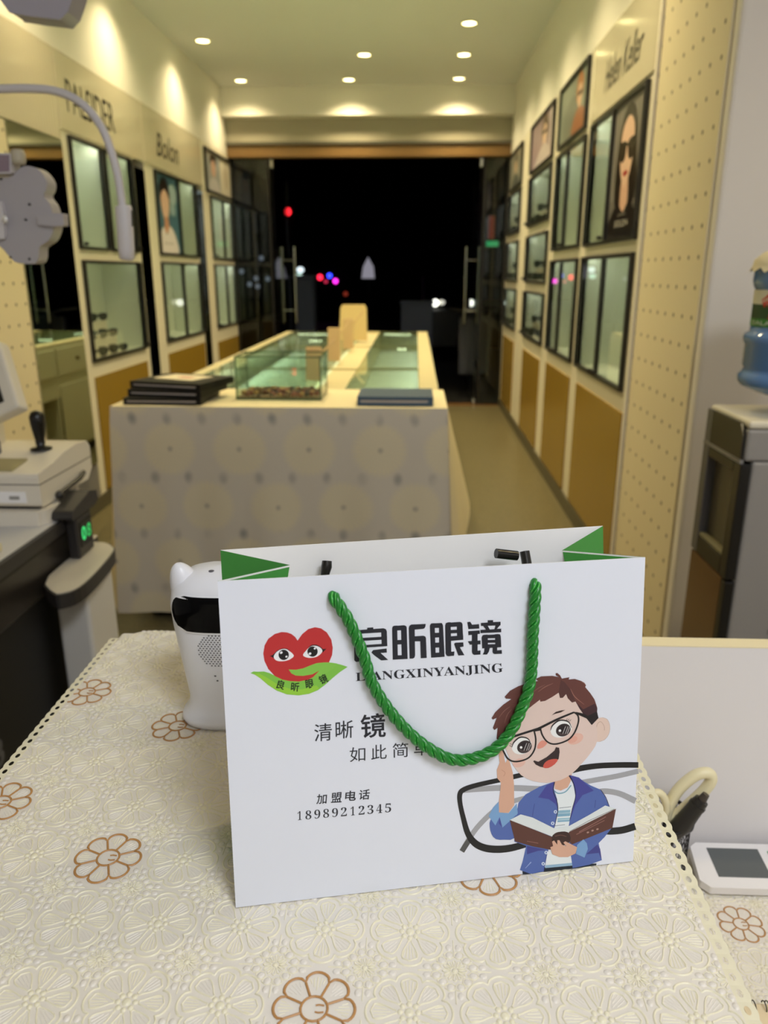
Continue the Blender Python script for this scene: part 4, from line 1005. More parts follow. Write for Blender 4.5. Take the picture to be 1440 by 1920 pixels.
mk('cord_toggle', MB().tube([bagpt(993, 1040, -0.012), bagpt(995, 1075, -0.006)], 0.0040, CBK, 14), bag, label='black cord toggle')

# ---- printing on the front
LAY = [0.00010]
def nxt(): LAY[0] += 0.000004; return LAY[0]
def fnpx(ox, oy, sc, lift): return lambda x, y: bagpt(ox+x/sc, oy+y/sc, lift)
def pm(c): return mat('ink_%d_%d_%d' % c, c, 0.45)
class Art:
    def __init__(s, ox, oy, sc): s.o = (ox, oy, sc); s.mb = MB(); LAY[0] = 0.00008
    def poly(s, pts, c, smooth=0):
        p = cat_closed(pts, smooth) if smooth else pts
        p = [(x, -y) for x, y in p]; l = nxt(); f = fnpx(*s.o, l)
        tri = tessellate_polygon([[Vector((a, b, 0)) for a, b in p]])
        r = []
        for a, b, c_ in tri:
            ar = (p[b][0]-p[a][0])*(p[c_][1]-p[a][1])-(p[c_][0]-p[a][0])*(p[b][1]-p[a][1])
            r.append((a, b, c_) if ar > 0 else (a, c_, b))
        s.mb.add([f(x, -y) for x, y in p], r, pm(c))
    def stroke(s, pts, w, c, smooth=5, closed=False):
        W_ = w if isinstance(w, (list, tuple)) else [w]*len(pts)
        q = [(x, y, v) for (x, y), v in zip(pts, W_)]
        q = (cat_closed(q, smooth) if closed else [tuple(v) for v in cat_open(q, smooth)]) if smooth else q
        n = len(q); l = nxt(); f = fnpx(*s.o, l); vs = []
        for i in range(n):
            a = q[(i-1) % n] if closed else q[max(i-1, 0)]; b = q[(i+1) % n] if closed else q[min(i+1, n-1)]
            tx, ty = b[0]-a[0], b[1]-a[1]; L = hypot(tx, ty) or 1; h = max(q[i][2], 0.2)/2
            vs += [f(q[i][0]-ty/L*h, q[i][1]+tx/L*h), f(q[i][0]+ty/L*h, q[i][1]-tx/L*h)]
        s.mb.add(vs, [(2*i, 2*i+1, 2*((i+1) % n)+1, 2*((i+1) % n)) for i in range(n if closed else n-1)], pm(c))
    def ell(s, cx, cy, rx, ry, c, rot=0, n=24):
        k, m_ = cos(radians(rot)), sin(radians(rot))
        s.poly([(cx+rx*cos(2*pi*i/n)*k-ry*sin(2*pi*i/n)*m_, cy+rx*cos(2*pi*i/n)*m_+ry*sin(2*pi*i/n)*k) for i in range(n)], c)
    def text(s, t, quad, c, off=0.0, space=1.0, shear=0.0):
        """quad: TL, TR, BR, BL in crop pixels"""
        l = nxt(); f = fnpx(*s.o, l); (a, b, d, e) = quad
        def g(u, v): x = (e[0]*(1-u)+d[0]*u)*(1-v)+(a[0]*(1-u)+b[0]*u)*v; y = (e[1]*(1-u)+d[1]*u)*(1-v)+(a[1]*(1-u)+b[1]*u)*v; return f(x, y)
        put_text(s.mb, t, g, pm(c), off, shear, space)
    def done(s, name): return mk(name, s.mb, bag)
INK = (30, 32, 42)
# title glyphs drawn from their strokes
A = Art(650, 1140, 4.645)
for p in [
  [(178,172),(232,168),(232,184),(178,188)], [(72,196),(100,192),(320,176),(342,184),(350,205),(300,213),(112,224),(112,230),(66,240)], [(300,205),(350,200),(354,332),(305,334)],
  [(108,262),(305,250),(305,276),(108,288)], [(108,325),(353,309),(353,332),(108,348)], [(64,205),(112,192),(112,466),(82,470),(66,455)],
  [(215,387),(230,366),(348,352),(350,388),(295,391),(362,452),(300,456),(240,412)], [(70,440),(112,440),(140,462),(82,470)],
  [(395,178),(400,162),(412,154),(440,152),(446,448),(401,450)], [(472,151),(500,150),(516,155),(523,168),(531,443),(480,446)], [(412,156),(505,150),(505,192),(412,197)], [(440,279),(478,277),(478,316),(440,318)], [(440,412),(482,410),(482,445),(440,448)],
  [(540,175),(546,155),(562,144),(592,142),(596,412),(590,432),(576,440),(548,441)], [(545,160),(562,144),(688,138),(686,160),(678,176),(664,182),(590,188)], [(590,246),(668,241),(685,248),(691,264),(697,435),(645,437),(640,290),(590,290)],
  [(724,155),(730,140),(744,133),(766,132),(776,430),(735,432)], [(803,131),(818,130),(832,136),(839,152),(853,424),(806,428)], [(735,134),(830,130),(830,172),(735,174)], [(765,216),(808,214),(808,255),(765,257)], [(765,302),(808,300),(808,343),(765,345)], [(770,389),(812,387),(812,427),(770,430)],
  [(857,150),(864,132),(880,124),(905,123),(911,380),(938,378),(935,415),(882,420),(868,412),(861,395)], [(860,130),(985,120),(1000,125),(1008,138),(1010,158),(900,165)], [(958,140),(1008,138),(1015,276),(962,280)], [(900,191),(962,188),(962,217),(900,221)], [(900,246),(1015,238),(1015,276),(912,285),(900,284)], [(935,312),(945,302),(1015,298),(1018,335),(985,341),(1025,410),(972,413)],
  [(1050,122),(1076,119),(1092,145),(1152,140),(1155,178),(1060,183)], [(1058,201),(1158,194),(1160,224),(1060,236)], [(1055,289),(1165,282),(1166,315),(1072,319)], [(1090,225),(1140,222),(1140,372),(1165,368),(1165,404),(1112,408),(1097,400),(1091,385)],
  [(1228,106),(1275,105),(1275,122),(1340,119),(1340,150),(1170,156),(1168,130),(1228,126)], [(1185,150),(1226,150),(1246,186),(1286,184),(1296,150),(1336,148),(1308,181),(1345,179),(1346,210),(1165,218),(1164,190),(1212,187)],
  [(1175,255),(1182,238),(1198,232),(1228,231),(1230,348),(1180,351)], [(1290,228),(1320,226),(1336,232),(1342,248),(1346,340),(1296,344)], [(1185,235),(1335,228),(1335,261),(1185,263)], [(1215,278),(1300,276),(1300,301),(1215,303)], [(1215,316),(1300,314),(1300,345),(1215,348)],
  [(1200,345),(1247,345),(1238,380),(1222,404),(1184,404),(1197,380)], [(1270,342),(1310,342),(1310,368),(1350,365),(1352,397),(1288,400),(1275,394),(1270,383)]]:
    A.poly(p, INK)
A.done('title_lettering')
def bold(s): return ''.join(chr(0x1D400+ord(c)-65) if c.isalpha() else chr(0x1D7CE+int(c)) for c in s)
A = Art(650, 1140, 4.645)
A.text(bold('LIANGXINYANJING'), [(78, 563), (1358, 480), (1364, 568), (80, 647)], INK, 0.0)
A.done('latin_lettering')
A = Art(420, 1300, 3.6)
for ch, q in [('清', (608, 728, 203, 322, 13)), ('晰', (752, 872, 184, 304, 13))]: A.text(ch, [(q[0], q[2]+5), (q[1], q[2]-5), (q[1], q[3]-5), (q[0]+2, q[3]+5)], INK, 0.004)
A.text('镜', [(920, 145), (1088, 128), (1093, 296), (924, 304)], INK, 0.014)
for ch, x, y in [('如', 848, 362), ('此', 992, 346), ('简', 1137, 333), ('单', 1281, 320)]: A.text(ch, [(x, y+4), (x+106, y-4), (x+106, y+96), (x+2, y+102)], INK, 0.0)
A.done('slogan_lettering')
A = Art(420, 1300, 3.6)
for ch, x, y in [('加', 622, 679), ('盟', 720, 669), ('电', 816, 657), ('话', 911, 649)]: A.text(ch, [(x, y+3), (x+74, y-3), (x+74, y+66), (x+1, y+70)], INK, 0.014, shear=0.08)
for k, ch in enumerate('18989212345'):
    x = 490+59.8*k; y = 797-5.25*k; w = 28 if ch == '1' else 40
    A.text(bold(ch), [(x+(6 if ch == '1' else 0), y), (x+(6 if ch == '1' else 0)+w, y-3), (x+(6 if ch == '1' else 0)+w, y+56), (x+(6 if ch == '1' else 0), y+60)], INK, -0.008)
A.done('phone_lettering')
# heart logo
A = Art(460, 1160, 7.2)
A.poly([(70, 735), (110, 712), (180, 716), (250, 712), (330, 735), (420, 780), (520, 815), (700, 845), (1000, 700), (1000, 640), (1060, 590), (1180, 595), (1290, 620), (1382, 650), (1280, 718), (1180, 800), (1080, 890), (980, 965), (860, 1015), (720, 1036), (560, 1022), (420, 970), (300, 890), (210, 812), (150, 762), (100, 746)], (128, 194, 72))
A.poly([(110, 745), (180, 735), (300, 800), (440, 890), (600, 945), (760, 955), (960, 900), (1000, 945), (860, 1012), (720, 1032), (560, 1018), (420, 966), (300, 887), (210, 810)], (150, 206, 62))
h1 = [(705, 295), (672, 245), (620, 205), (560, 185), (490, 180), (400, 205), (310, 270), (260, 360), (242, 470), (258, 570), (310, 680), (400, 775), (500, 822), (600, 842), (720, 848), (850, 823), (950, 768), (1050, 680), (1130, 590), (1172, 490), (1180, 390), (1160, 280), (1100, 185), (1020, 130), (940, 115), (850, 140), (770, 205)]
A.poly(h1, (192, 46, 48))
A.poly([(585, 685), (680, 690), (780, 670), (880, 630), (960, 600), (1060, 590), (1130, 590), (1240, 605), (1180, 680), (1060, 760), (960, 790), (880, 822), (915, 788), (1000, 700), (900, 752), (780, 772), (680, 768), (620, 737)], (132, 196, 76))
for P1, P2, cx, cy, hl in [([(385, 505), (420, 450), (480, 415), (545, 410), (600, 440), (655, 500), (600, 550), (520, 573), (440, 571), (395, 545)], [(330, 505), (370, 488), (430, 430), (500, 400), (560, 403), (612, 436), (545, 420), (470, 430), (415, 472), (385, 532), (355, 515)], 518, 488, [(485, 458, 20), (555, 512, 16)]),
                     ([(778, 490), (820, 430), (880, 375), (950, 365), (1010, 390), (1040, 430), (1020, 472), (960, 515), (880, 529), (820, 520)], [(840, 388), (900, 352), (960, 350), (1010, 375), (1048, 410), (1095, 405), (1045, 456), (1022, 422), (980, 382), (920, 366)], 907, 443, [(938, 402, 16), (872, 472, 20)])]:
    A.poly(P2, (34, 14, 16)); A.poly(P1, (240, 240, 242), 3); A.ell(cx, cy, 70, 70, (26, 28, 30)); A.ell(cx, cy, 52, 52, (14, 15, 17))
    for x, y, r in hl: A.ell(x, y, r, r*0.8, (236, 236, 240), -30)
for ch, x, y, rt in [('良', 480, 892, 16), ('昕', 672, 920, 5), ('眼', 868, 880, -8), ('镜', 1052, 815, -26)]:
    h = 62; c_, s_ = cos(radians(rt)), sin(radians(rt))
    A.text(ch, [(x+(u*c_-v*s_)*h, y+(u*s_+v*c_)*h) for u, v in ((-0.9, -1), (0.9, -1), (0.9, 1), (-0.9, 1))], (20, 40, 16), 0.022)
A.done('heart_logo')
# boy with book in front of big spectacles
A = Art(840, 1240, 3.789)
K = (28, 28, 30); GR = (166, 166, 170)
A.stroke([(100, 922), (300, 902), (480, 900), (660, 908)], [26, 40, 42, 42], GR); A.stroke([(98, 1348), (150, 1260), (220, 1165), (330, 1060), (430, 1005), (560, 965)], [34, 36, 36, 36, 36, 30], GR); A.stroke([(98, 1350), (120, 1315), (150, 1270)], [38, 38, 36], (84, 84, 84))
A.stroke([(900, 868), (1050, 842), (1200, 815), (1351, 780)], [34, 36, 36, 36], GR); A.stroke([(1050, 930), (1120, 922), (1220, 940), (1333, 992)], [40, 40, 40, 44], GR)
A.stroke([(560, 800), (500, 812), (380, 840), (200, 880), (110, 912), (84, 945), (86, 1010), (108, 1110), (140, 1220), (190, 1290), (260, 1325), (350, 1335), (450, 1325), (580, 1290)], [32, 34, 34, 34, 36, 36, 34, 36, 42, 50, 52, 52, 50, 46], K)
A.stroke([(880, 775), (960, 756), (1080, 741), (1220, 736), (1352, 736)], [40, 42, 40, 40, 40], K); A.stroke([(1080, 1200), (1150, 1206), (1240, 1198), (1330, 1172)], [46, 50, 50, 50], K)
JK = (84, 106, 172); JD = (70, 72, 150); CF = (124, 164, 208); SK = (224, 200, 190); SD = (216, 170, 146); BRN = (92, 56, 48); WH = (230, 236, 238)
A.poly([(528, 1490), (600, 1480), (590, 1510), (530, 1514)], (24, 32, 52)); A.poly([(680, 1462), (885, 1445), (1054, 1435), (1054, 1448), (885, 1472), (678, 1494)], (22, 34, 48))
# shirt
A.poly([(750, 915), (780, 935), (830, 925), (872, 872), (905, 900), (905, 960), (880, 1050), (862, 1140), (860, 1200), (750, 1200), (770, 1100), (775, 1020), (765, 960)], WH)
for y, h, c in [(1058, 20, (140, 180, 200)), (1080, 22, (128, 172, 196)), (1112, 14, (160, 196, 210)), (1128, 12, (128, 172, 196))]: A.poly([(778, y+2), (870, y-4), (866, y-4+h), (776, y+2+h)], c)
A.stroke([(752, 918), (785, 938), (835, 925), (874, 880)], 8, (120, 166, 184)); A.stroke([(790, 1042), (874, 1032)], 3, (60, 80, 100)); A.stroke([(760, 1168), (830, 1160)], 3, (60, 80, 100))
A.poly([(705, 1350), (890, 1350), (884, 1448), (690, 1466)], WH); A.poly([(690, 1448), (884, 1430), (884, 1450), (690, 1468)], (150, 184, 208))
# neck
A.poly([(757, 830), (880, 790), (872, 850), (850, 895), (800, 918), (758, 905)], SD)
# jacket halves
A.poly([(490, 1060), (500, 1005), (550, 945), (650, 890), (757, 853), (750, 900), (775, 980), (780, 1060), (770, 1120), (752, 1190), (740, 1330), (712, 1330), (680, 1492), (590, 1510), (510, 1482), (530, 1420), (555, 1310), (470, 1280)], JK)
A.poly([(856, 805), (930, 830), (1010, 880), (1080, 910), (1115, 960), (1145, 1035), (1190, 1050), (1165, 1180), (1110, 1250), (1070, 1290), (1092, 1412), (1000, 1445), (885, 1468), (868, 1350), (850, 1210), (862, 1140), (878, 1060), (905, 960), (890, 870)], JK)
A.poly([(757, 853), (700, 880), (640, 966), (715, 978), (760, 1010), (776, 1040), (768, 985), (748, 920)], JD); A.poly([(856, 805), (930, 825), (1035, 918), (955, 950), (905, 1020), (866, 1130), (880, 1050), (905, 960), (892, 870)], JD)
A.stroke([(757, 853), (748, 920), (772, 990), (780, 1050), (770, 1110), (755, 1180)], [7, 6, 6, 6, 5, 3], (24, 26, 66)); A.stroke([(858, 806), (892, 870), (906, 955), (882, 1050), (864, 1130)], [10, 6, 5, 5, 3], (24, 26, 66)); A.stroke([(615, 1010), (605, 1060), (600, 1100)], 3, (50, 60, 130)); A.stroke([(1048, 985), (1042, 1040)], 3, (50, 60, 130)); A.stroke([(1085, 912), (1120, 965), (1147, 1035)], 4, (30, 34, 80))
A.poly([(980, 1370), (1060, 1300), (1080, 1330), (1092, 1412), (1070, 1360)], (66, 68, 140)); A.poly([(560, 1310), (700, 1340), (640, 1345), (560, 1370)], (66, 68, 140)); A.stroke([(548, 1470), (590, 1425)], [3, 8], (150, 168, 214)); A.stroke([(712, 1335), (695, 1400), (680, 1490)], 3, (50, 60, 130))
for x, y in [(763, 1068), (743, 1150), (697, 1357), (676, 1437)]: A.ell(x, y, 12, 12, (214, 224, 240)); A.ell(x, y, 5, 6, (90, 110, 170))
# raised arm
A.poly([(302, 1125), (350, 1080), (440, 1090), (500, 1100), (480, 1250), (400, 1266), (340, 1262), (308, 1225), (296, 1170)], JK, 2)
A.poly([(360, 1000), (372, 900), (375, 860), (350, 830), (346, 770), (366, 720), (360, 660), (370, 620), (392, 640), (402, 700), (408, 722), (424, 690), (440, 720), (460, 790), (468, 870), (470, 1020), (430, 1075), (362, 1075)], SD)
A.poly([(288, 1098), (318, 1040), (360, 995), (362, 1072), (430, 1078), (470, 1030), (488, 1008), (495, 1080), (440, 1132), (386, 1180), (366, 1105), (336, 1165)], CF); A.poly([(366, 1105), (386, 1180), (360, 1150)], JD)
A.stroke([(380, 770), (405, 790), (395, 815)], 3, (190, 140, 118))
# head
A.poly([(1040, 430), (1065, 405), (1095, 398), (1130, 412), (1148, 455), (1143, 510), (1115, 552), (1075, 570), (1045, 560), (1030, 500)], (226, 200, 186), 3); A.stroke([(1050, 500), (1060, 445), (1085, 428), (1108, 460), (1110, 490)], 4, (196, 164, 150)); A.stroke([(1095, 398), (1130, 412), (1148, 455), (1143, 510), (1115, 552), (1075, 570)], 3, (200, 176, 164))
A.poly([(372, 520), (400, 600), (425, 660), (460, 735), (520, 808), (600, 848), (700, 862), (800, 842), (880, 796), (950, 725), (1020, 640), (1060, 560), (1050, 440), (1000, 330), (900, 210), (760, 180), (560, 230), (420, 380)], SK, 2)
HR = (102, 60, 54)
A.poly([(345, 545), (352, 470), (330, 487), (318, 472), (336, 425), (345, 400), (318, 413), (309, 402), (335, 360), (390, 308), (450, 266), (412, 264), (402, 250), (440, 208), (500, 175), (560, 155), (640, 138), (622, 124), (660, 106), (740, 102), (790, 112), (766, 98), (764, 84), (776, 82), (795, 98), (808, 122), (862, 112), (856, 128), (900, 124), (950, 140), (980, 168), (974, 182), (1010, 225), (1040, 270), (1060, 330), (1058, 356), (1068, 400), (1020, 452), (980, 400), (930, 330), (905, 285), (880, 292), (850, 262), (838, 232), (815, 258), (795, 260), (785, 222), (740, 252), (690, 280), (655, 286), (652, 272), (600, 312), (540, 360), (490, 420), (470, 490), (430, 520), (400, 540), (372, 590)], HR)
A.poly([(905, 285), (960, 340), (1040, 300), (1060, 335), (1058, 356), (1068, 400), (1020, 452), (975, 395), (930, 330)], (66, 40, 46)); A.poly([(975, 395), (1055, 356), (1068, 402), (1020, 452)], (34, 28, 32)); A.poly([(785, 222), (795, 260), (815, 258), (838, 232), (850, 262), (880, 292), (905, 285), (870, 200), (830, 150), (800, 130)], (84, 50, 48))
for s_, c in [([(640, 215), (690, 180), (745, 155)], (150, 104, 92)), ([(870, 195), (900, 250), (965, 305)], (160, 112, 98)), ([(360, 400), (400, 350), (440, 320)], (140, 98, 88)), ([(400, 440), (420, 380), (450, 340)], (140, 98, 88)), ([(585, 235), (640, 190), (690, 165)], (136, 92, 82)), ([(940, 140), (965, 152), (978, 170)], (150, 106, 96))]: A.stroke(s_, [2, 5, 2], c)
A.ell(905, 550, 58, 36, (228, 182, 166), -25); A.ell(885, 555, 36, 22, (226, 168, 150), -25); A.ell(505, 720, 46, 30, (226, 184, 170), -20)
A.poly([(735, 382), (765, 358), (800, 348), (832, 344), (800, 362), (760, 372)], (52, 34, 28))
for (cx, cy, w, h, px_, py_) in [(803, 480, 78, 58, 818, 487), (522, 600, 72, 58, 542, 606)]:
    A.ell(cx, cy, w, h, (238, 238, 236), -22); A.ell(px_, py_, 54, 44, (50, 40, 42), -25); A.ell(px_+4, py_+8, 42, 30, (70, 58, 60), -25); A.ell(px_-2, py_-4, 30, 30, (36, 28, 32), 0); A.ell(px_-24, py_+4, 9, 9, (244, 244, 244))
    for k in (8, 26, 40): A.stroke([(px_+k-12, py_+26), (px_+k+8, py_-26)], 4, (190, 186, 186), 0)
    A.stroke([(cx-w+2, cy+10), (cx-w+18, cy-28), (cx-10, cy-h-4), (cx+w-28, cy-h+6), (cx+w-4, cy-10)], [3, 9, 10, 8, 3], (34, 28, 30))
for p in [[(840, 418), (846, 404)], [(850, 420), (860, 406)], [(860, 424), (874, 412)], [(452, 590), (438, 580)], [(450, 602), (434, 596)]]: A.stroke(p, [4, 2], (34, 28, 30), 0)
A.poly([(634, 618), (640, 585), (668, 560), (700, 572), (698, 588), (670, 612)], (224, 150, 132), 3)
A.poly([(604, 708), (612, 702), (640, 712), (700, 678), (755, 632), (765, 608), (788, 612), (792, 640), (785, 690), (755, 730), (705, 756), (655, 748), (622, 732)], (54, 40, 42)); A.poly([(675, 752), (684, 722), (712, 700), (750, 692), (780, 696), (756, 730), (712, 756)], (204, 88, 76), 2)
A.stroke([(430, 552), (480, 528), (610, 486), (655, 470), (780, 408), (895, 360)], [12, 16, 15, 17, 15, 12], (26, 24, 26)); A.stroke([(895, 360), (922, 385), (925, 430), (900, 500), (860, 550), (800, 578), (745, 586), (700, 566), (668, 520), (655, 472)], 11, (26, 24, 26)); A.stroke([(610, 488), (622, 550), (615, 620), (580, 676), (530, 702), (470, 710), (425, 690), (395, 640), (378, 602)], 11, (26, 24, 26)); A.stroke([(905, 364), (960, 382), (1020, 412)], [14, 22, 16], (30, 26, 28)); A.stroke([(612, 490), (655, 482)], 16, (26, 24, 26), 0)
A.stroke([(392, 612), (410, 650)], 6, (238, 238, 238), 0)
# book
A.poly([(438, 1125), (515, 1085), (600, 1108), (755, 1185), (850, 1172), (1000, 1090), (1115, 1022), (1192, 1045), (860, 1215), (745, 1245)], (222, 228, 228)); A.stroke([(860, 1208), (1000, 1130), (1180, 1048)], 6, (160, 160, 160), 0)
A.poly([(438, 1125), (745, 1248), (760, 1290), (726, 1336), (600, 1312), (475, 1276)], BRN); A.poly([(1192, 1045), (1166, 1182), (880, 1298), (850, 1270), (856, 1212)], BRN); A.poly([(735, 1248), (760, 1218), (805, 1207), (850, 1212), (870, 1250), (855, 1290), (790, 1310), (745, 1290)], (58, 36, 34), 2)
A.stroke([(930, 1210), (1120, 1102)], 5, (150, 106, 98), 0); A.stroke([(910, 1228), (1110, 1128)], 4, (150, 106, 98), 0); A.stroke([(760, 1240), (800, 1232), (840, 1242)], 4, (120, 84, 76)); A.stroke([(560, 1275), (640, 1290)], 4, (150, 106, 98), 0)
for x, y in [(992, 1213), (1025, 1200), (1060, 1190)]: A.ell(x, y, 9, 6, (176, 140, 128), -20)
A.poly([(915, 1302), (960, 1262), (985, 1290), (992, 1330), (968, 1392), (908, 1366)], CF)
A.poly([(725, 1318), (745, 1310), (738, 1278), (752, 1270), (775, 1300), (775, 1268), (790, 1268), (808, 1300), (840, 1312), (818, 1285), (832, 1276), (880, 1300), (916, 1318), (905, 1362), (850, 1388), (790, 1388), (740, 1368)], SD)
A.done('boy_illustration')

# ------------------------------------------------------------------ cat eared clock speaker behind the bag
CLW = mat('clock_white', (232, 232, 238), 0.35); CLB = mat('clock_black', (4, 4, 6), 0.1, spec=0.12)
cx, cy = -0.212, 0.779
ck = thing('clock_speaker', 'white cat eared clock speaker with black display, half hidden behind the carrier bag', 'clock', (cx, cy, ZT))
lev = [(0.0, 0.040, 0.032), (0.0005, 0.0495, 0.040), (0.005, 0.0515, 0.0415), (0.009, 0.050, 0.040), (0.012, 0.0455, 0.036), (0.020, 0.0425, 0.033), (0.030, 0.0415, 0.0315), (0.046, 0.0435, 0.033), (0.092, 0.0495, 0.037), (0.117, 0.0528, 0.0395), (0.142, 0.0545, 0.041), (0.158, 0.0520, 0.040), (0.168, 0.0470, 0.036), (0.176, 0.036, 0.028), (0.181, 0.021, 0.017), (0.183, 0.0, 0.0)]
def lerp_lev(z):
    for a, b in zip(lev, lev[1:]):
        if a[0] <= z <= b[0]: t = (z-a[0])/(b[0]-a[0]); return a[1]+(b[1]-a[1])*t, a[2]+(b[2]-a[2])*t
SE = 2.6
bd = MB(); sg_ = 44; vs = []
for z, rx, ry in lev:
    for k in range(sg_):
        a = 2*pi*k/sg_; c_, s_ = cos(a), sin(a)
        vs.append((cx+rx*math.copysign(abs(c_)**(2/SE), c_), cy+ry*math.copysign(abs(s_)**(2/SE), s_), ZT+z))
bd.add(vs, [(i*sg_+k, i*sg_+(k+1) % sg_, (i+1)*sg_+(k+1) % sg_, (i+1)*sg_+k) for i in range(len(lev)-1) for k in range(sg_)], CLW, True)
mk('body', bd, ck)
def fs_(x, z, o):
    rx, ry = lerp_lev(z); q = min(1, abs(x/rx)); return Vector((cx+x, cy-ry*(1-q**SE)**(1/SE)-o, ZT+z))
def stadium(hw, z0, z1, r, o, m, bulge=0.0):
    mb = MB(); nu, nv = 28, 10; vs = []
    for j in range(nv+1):
        v = -1+2*j/nv; w = hw-r+r*sqrt(max(0, 1-abs(v)**2.2))
        for i in range(nu+1): u = -1+2*i/nu; vs.append(fs_(u*w, (z0+z1)/2+(z1-z0)/2*v, o))
    mb.add(vs, [(j*(nu+1)+i, j*(nu+1)+i+1, (j+1)*(nu+1)+i+1, (j+1)*(nu+1)+i) for j in range(nv) for i in range(nu)], m, True)
    return mb
mk('display_rim', stadium(0.0492, 0.1185, 0.1625, 0.018, 0.0006, mat('clock_rim', (246, 246, 250), 0.25)), ck)
mk('display', stadium(0.0478, 0.1205, 0.1610, 0.0175, 0.0010, CLB), ck, label='black glossy display')
hm = MB(); HD = mat('grille_dark', (84, 84, 92), 0.6)
for i in range(-6, 7):
    for j in range(-7, 8):
        x = i*0.0037+(0.00185 if j % 2 else 0); z = 0.098+j*0.0027
        if hypot(x, z-0.098) < 0.0205: hm.add([fs_(x+0.0010*cos(a*pi/4), z+0.00075*sin(a*pi/4), 0.0004) for a in range(8)], [tuple(range(8))], HD)
mk('speaker_grille', hm, ck)
ld_ = MB()
for x, z in ((-0.003, 0.066), (-0.001, 0.060)): ld_.add([fs_(x+0.0013*cos(a*pi/4), z+0.0010*sin(a*pi/4), 0.0004) for a in range(8)], [tuple(range(8))], HD)
mk('pin_holes', ld_, ck)
for s_ in (-1, 1):
    e_ = MB().tube([(cx+s_*0.030, cy-0.002, ZT+0.140), (cx+s_*0.0345, cy-0.006, ZT+0.158), (cx+s_*0.0385, cy-0.009, ZT+0.172), (cx+s_*0.0415, cy-0.011, ZT+0.182), (cx+s_*0.0435, cy-0.012, ZT+0.187), (cx+s_*0.0445, cy-0.012, ZT+0.1885)], [0.022, 0.0195, 0.0155, 0.0105, 0.006, 0.001], CLW, 16)
    mk('ear', e_, ck, sub=1)
mk('top_button', MB().lathe((cx-0.005, cy-0.014, ZT+0.1775), [(0.0, 0.0045), (0.003, 0.0042), (0.0035, 0.002)], HD, 14), ck)

# ------------------------------------------------------------------ things on the lower desk
dv = thing('handheld_device', 'white handheld device with grey screen on the lower desk', 'device', (0.50, 0.905, ZD))
def dvp(u, v, w): return (0.3985+u, 0.862+v*cos(0.10)-w*sin(0.10), ZD+0.003+v*sin(0.10)+w*cos(0.10))
rd = [(0.012, 0.0), (0.20, 0.0), (0.212, 0.012), (0.212, 0.066), (0.20, 0.078), (0.016, 0.078), (0.006, 0.070), (0.0, 0.012)]
mk('case', MB().prism(rd, dvp, 0.012, mat('device_white', (232, 228, 226), 0.35)), dv, bevel=0.003, seg=3)
mk('screen', MB().prism([(0.028, 0.018), (0.100, 0.018), (0.100, 0.068), (0.028, 0.068)], lambda u, v, w: dvp(u, v, 0.0121+w), 0.0006, mat('device_lcd', (88, 92, 92), 0.25)), dv)
mk('green_key', MB().prism([(0.112, 0.056), (0.128, 0.056), (0.128, 0.064), (0.112, 0.064)], lambda u, v, w: dvp(u, v, 0.0121+w), 0.0015, mat('key_green', (120, 170, 124), 0.4)), dv)
pcup = thing('pen_cup', 'black wire mesh pen cup on the lower desk, beside the counter edge', 'pen cup', (0.343, 0.897, ZD))
MS = mat('mesh_black', (26, 24, 24), 0.4, metal=0.3); cm = MB(); cc = Vector((0.343, 0.897, ZD))
for k in range(40):
    for s_ in (-1, 1):
        cm.tube([(cc.x+0.0405*cos(2*pi*(k+s_*h/9*6)/40), cc.y+0.0405*sin(2*pi*(k+s_*h/9*6)/40), cc.z+0.003+0.100*h/9) for h in range(10)], 0.00045, MS, 4, cap=False)
mk('mesh_wall', cm, pcup)
mk('rim', MB().tube([(cc.x+0.0415*cos(2*pi*k/40), cc.y+0.0415*sin(2*pi*k/40), cc.z+0.104) for k in range(40)], 0.0026, MS, 10, closed=True), pcup)
mk('cup_base', MB().lathe(cc, [(0.0, 0.0), (0.042, 0.0), (0.042, 0.004), (0.0, 0.004)], MS, 36), pcup)
SY = 0.885
sz = thing('scissors', 'scissors with ivory loop handles standing in the mesh pen cup', 'scissors', (0.345, SY, ZD+0.006))
IV = mat('scissor_ivory', (226, 216, 178), 0.4)
def loop(pxs, r, name, Y=SY, wob=0.0):
    P = [ony(x, y, Y) for x, y in pxs]; P = cat_closed([tuple(p) for p in P], 5)
    mk(name, MB().tube(P, r, IV, 12, closed=True), sz)
loop([(1250, 1526), (1268, 1486), (1300, 1456), (1326, 1449), (1334, 1460), (1322, 1480), (1290, 1510), (1262, 1532)], 0.0076, 'handle')
loop([(1222, 1494), (1234, 1486), (1244, 1494), (1250, 1512), (1246, 1528), (1232, 1526)], 0.0052, 'handle', SY-0.006)
p0, p1 = ony(1256, 1530, SY), Vector((0.335, 0.895, ZD+0.012))
mk('blade', MB().hexa([p1+Vector((-0.002, 0, 0)), p1+Vector((0.002, 0, 0)), p1+Vector((0.002, 0.0015, 0)), p1+Vector((-0.002, 0.0015, 0))], [p0+Vector((-0.006, 0, 0)), p0+Vector((0.006, 0, 0)), p0+Vector((0.006, 0.0015, 0)), p0+Vector((-0.006, 0.0015, 0))], CHROME), sz)
tool = thing('optical_pliers', 'black gripped tool leaning out of the pen cup under the scissor handles', 'pliers', (0.35, 0.88, ZD+0.006))
BG = mat('grip_black', (24, 22, 22), 0.35); TY = 0.868
gp = [ony(x, y, TY) for x, y in [(1262, 1562), (1280, 1545), (1296, 1524), (1308, 1509), (1316, 1500)]]
mk('grip', MB().tube(gp, [0.011, 0.0125, 0.011, 0.0105, 0.009], BG, 16).tube([gp[3]-(gp[3]-gp[2])*0.2, gp[3]+(gp[4]-gp[3])*0.1], 0.0112, BG, 16), tool)
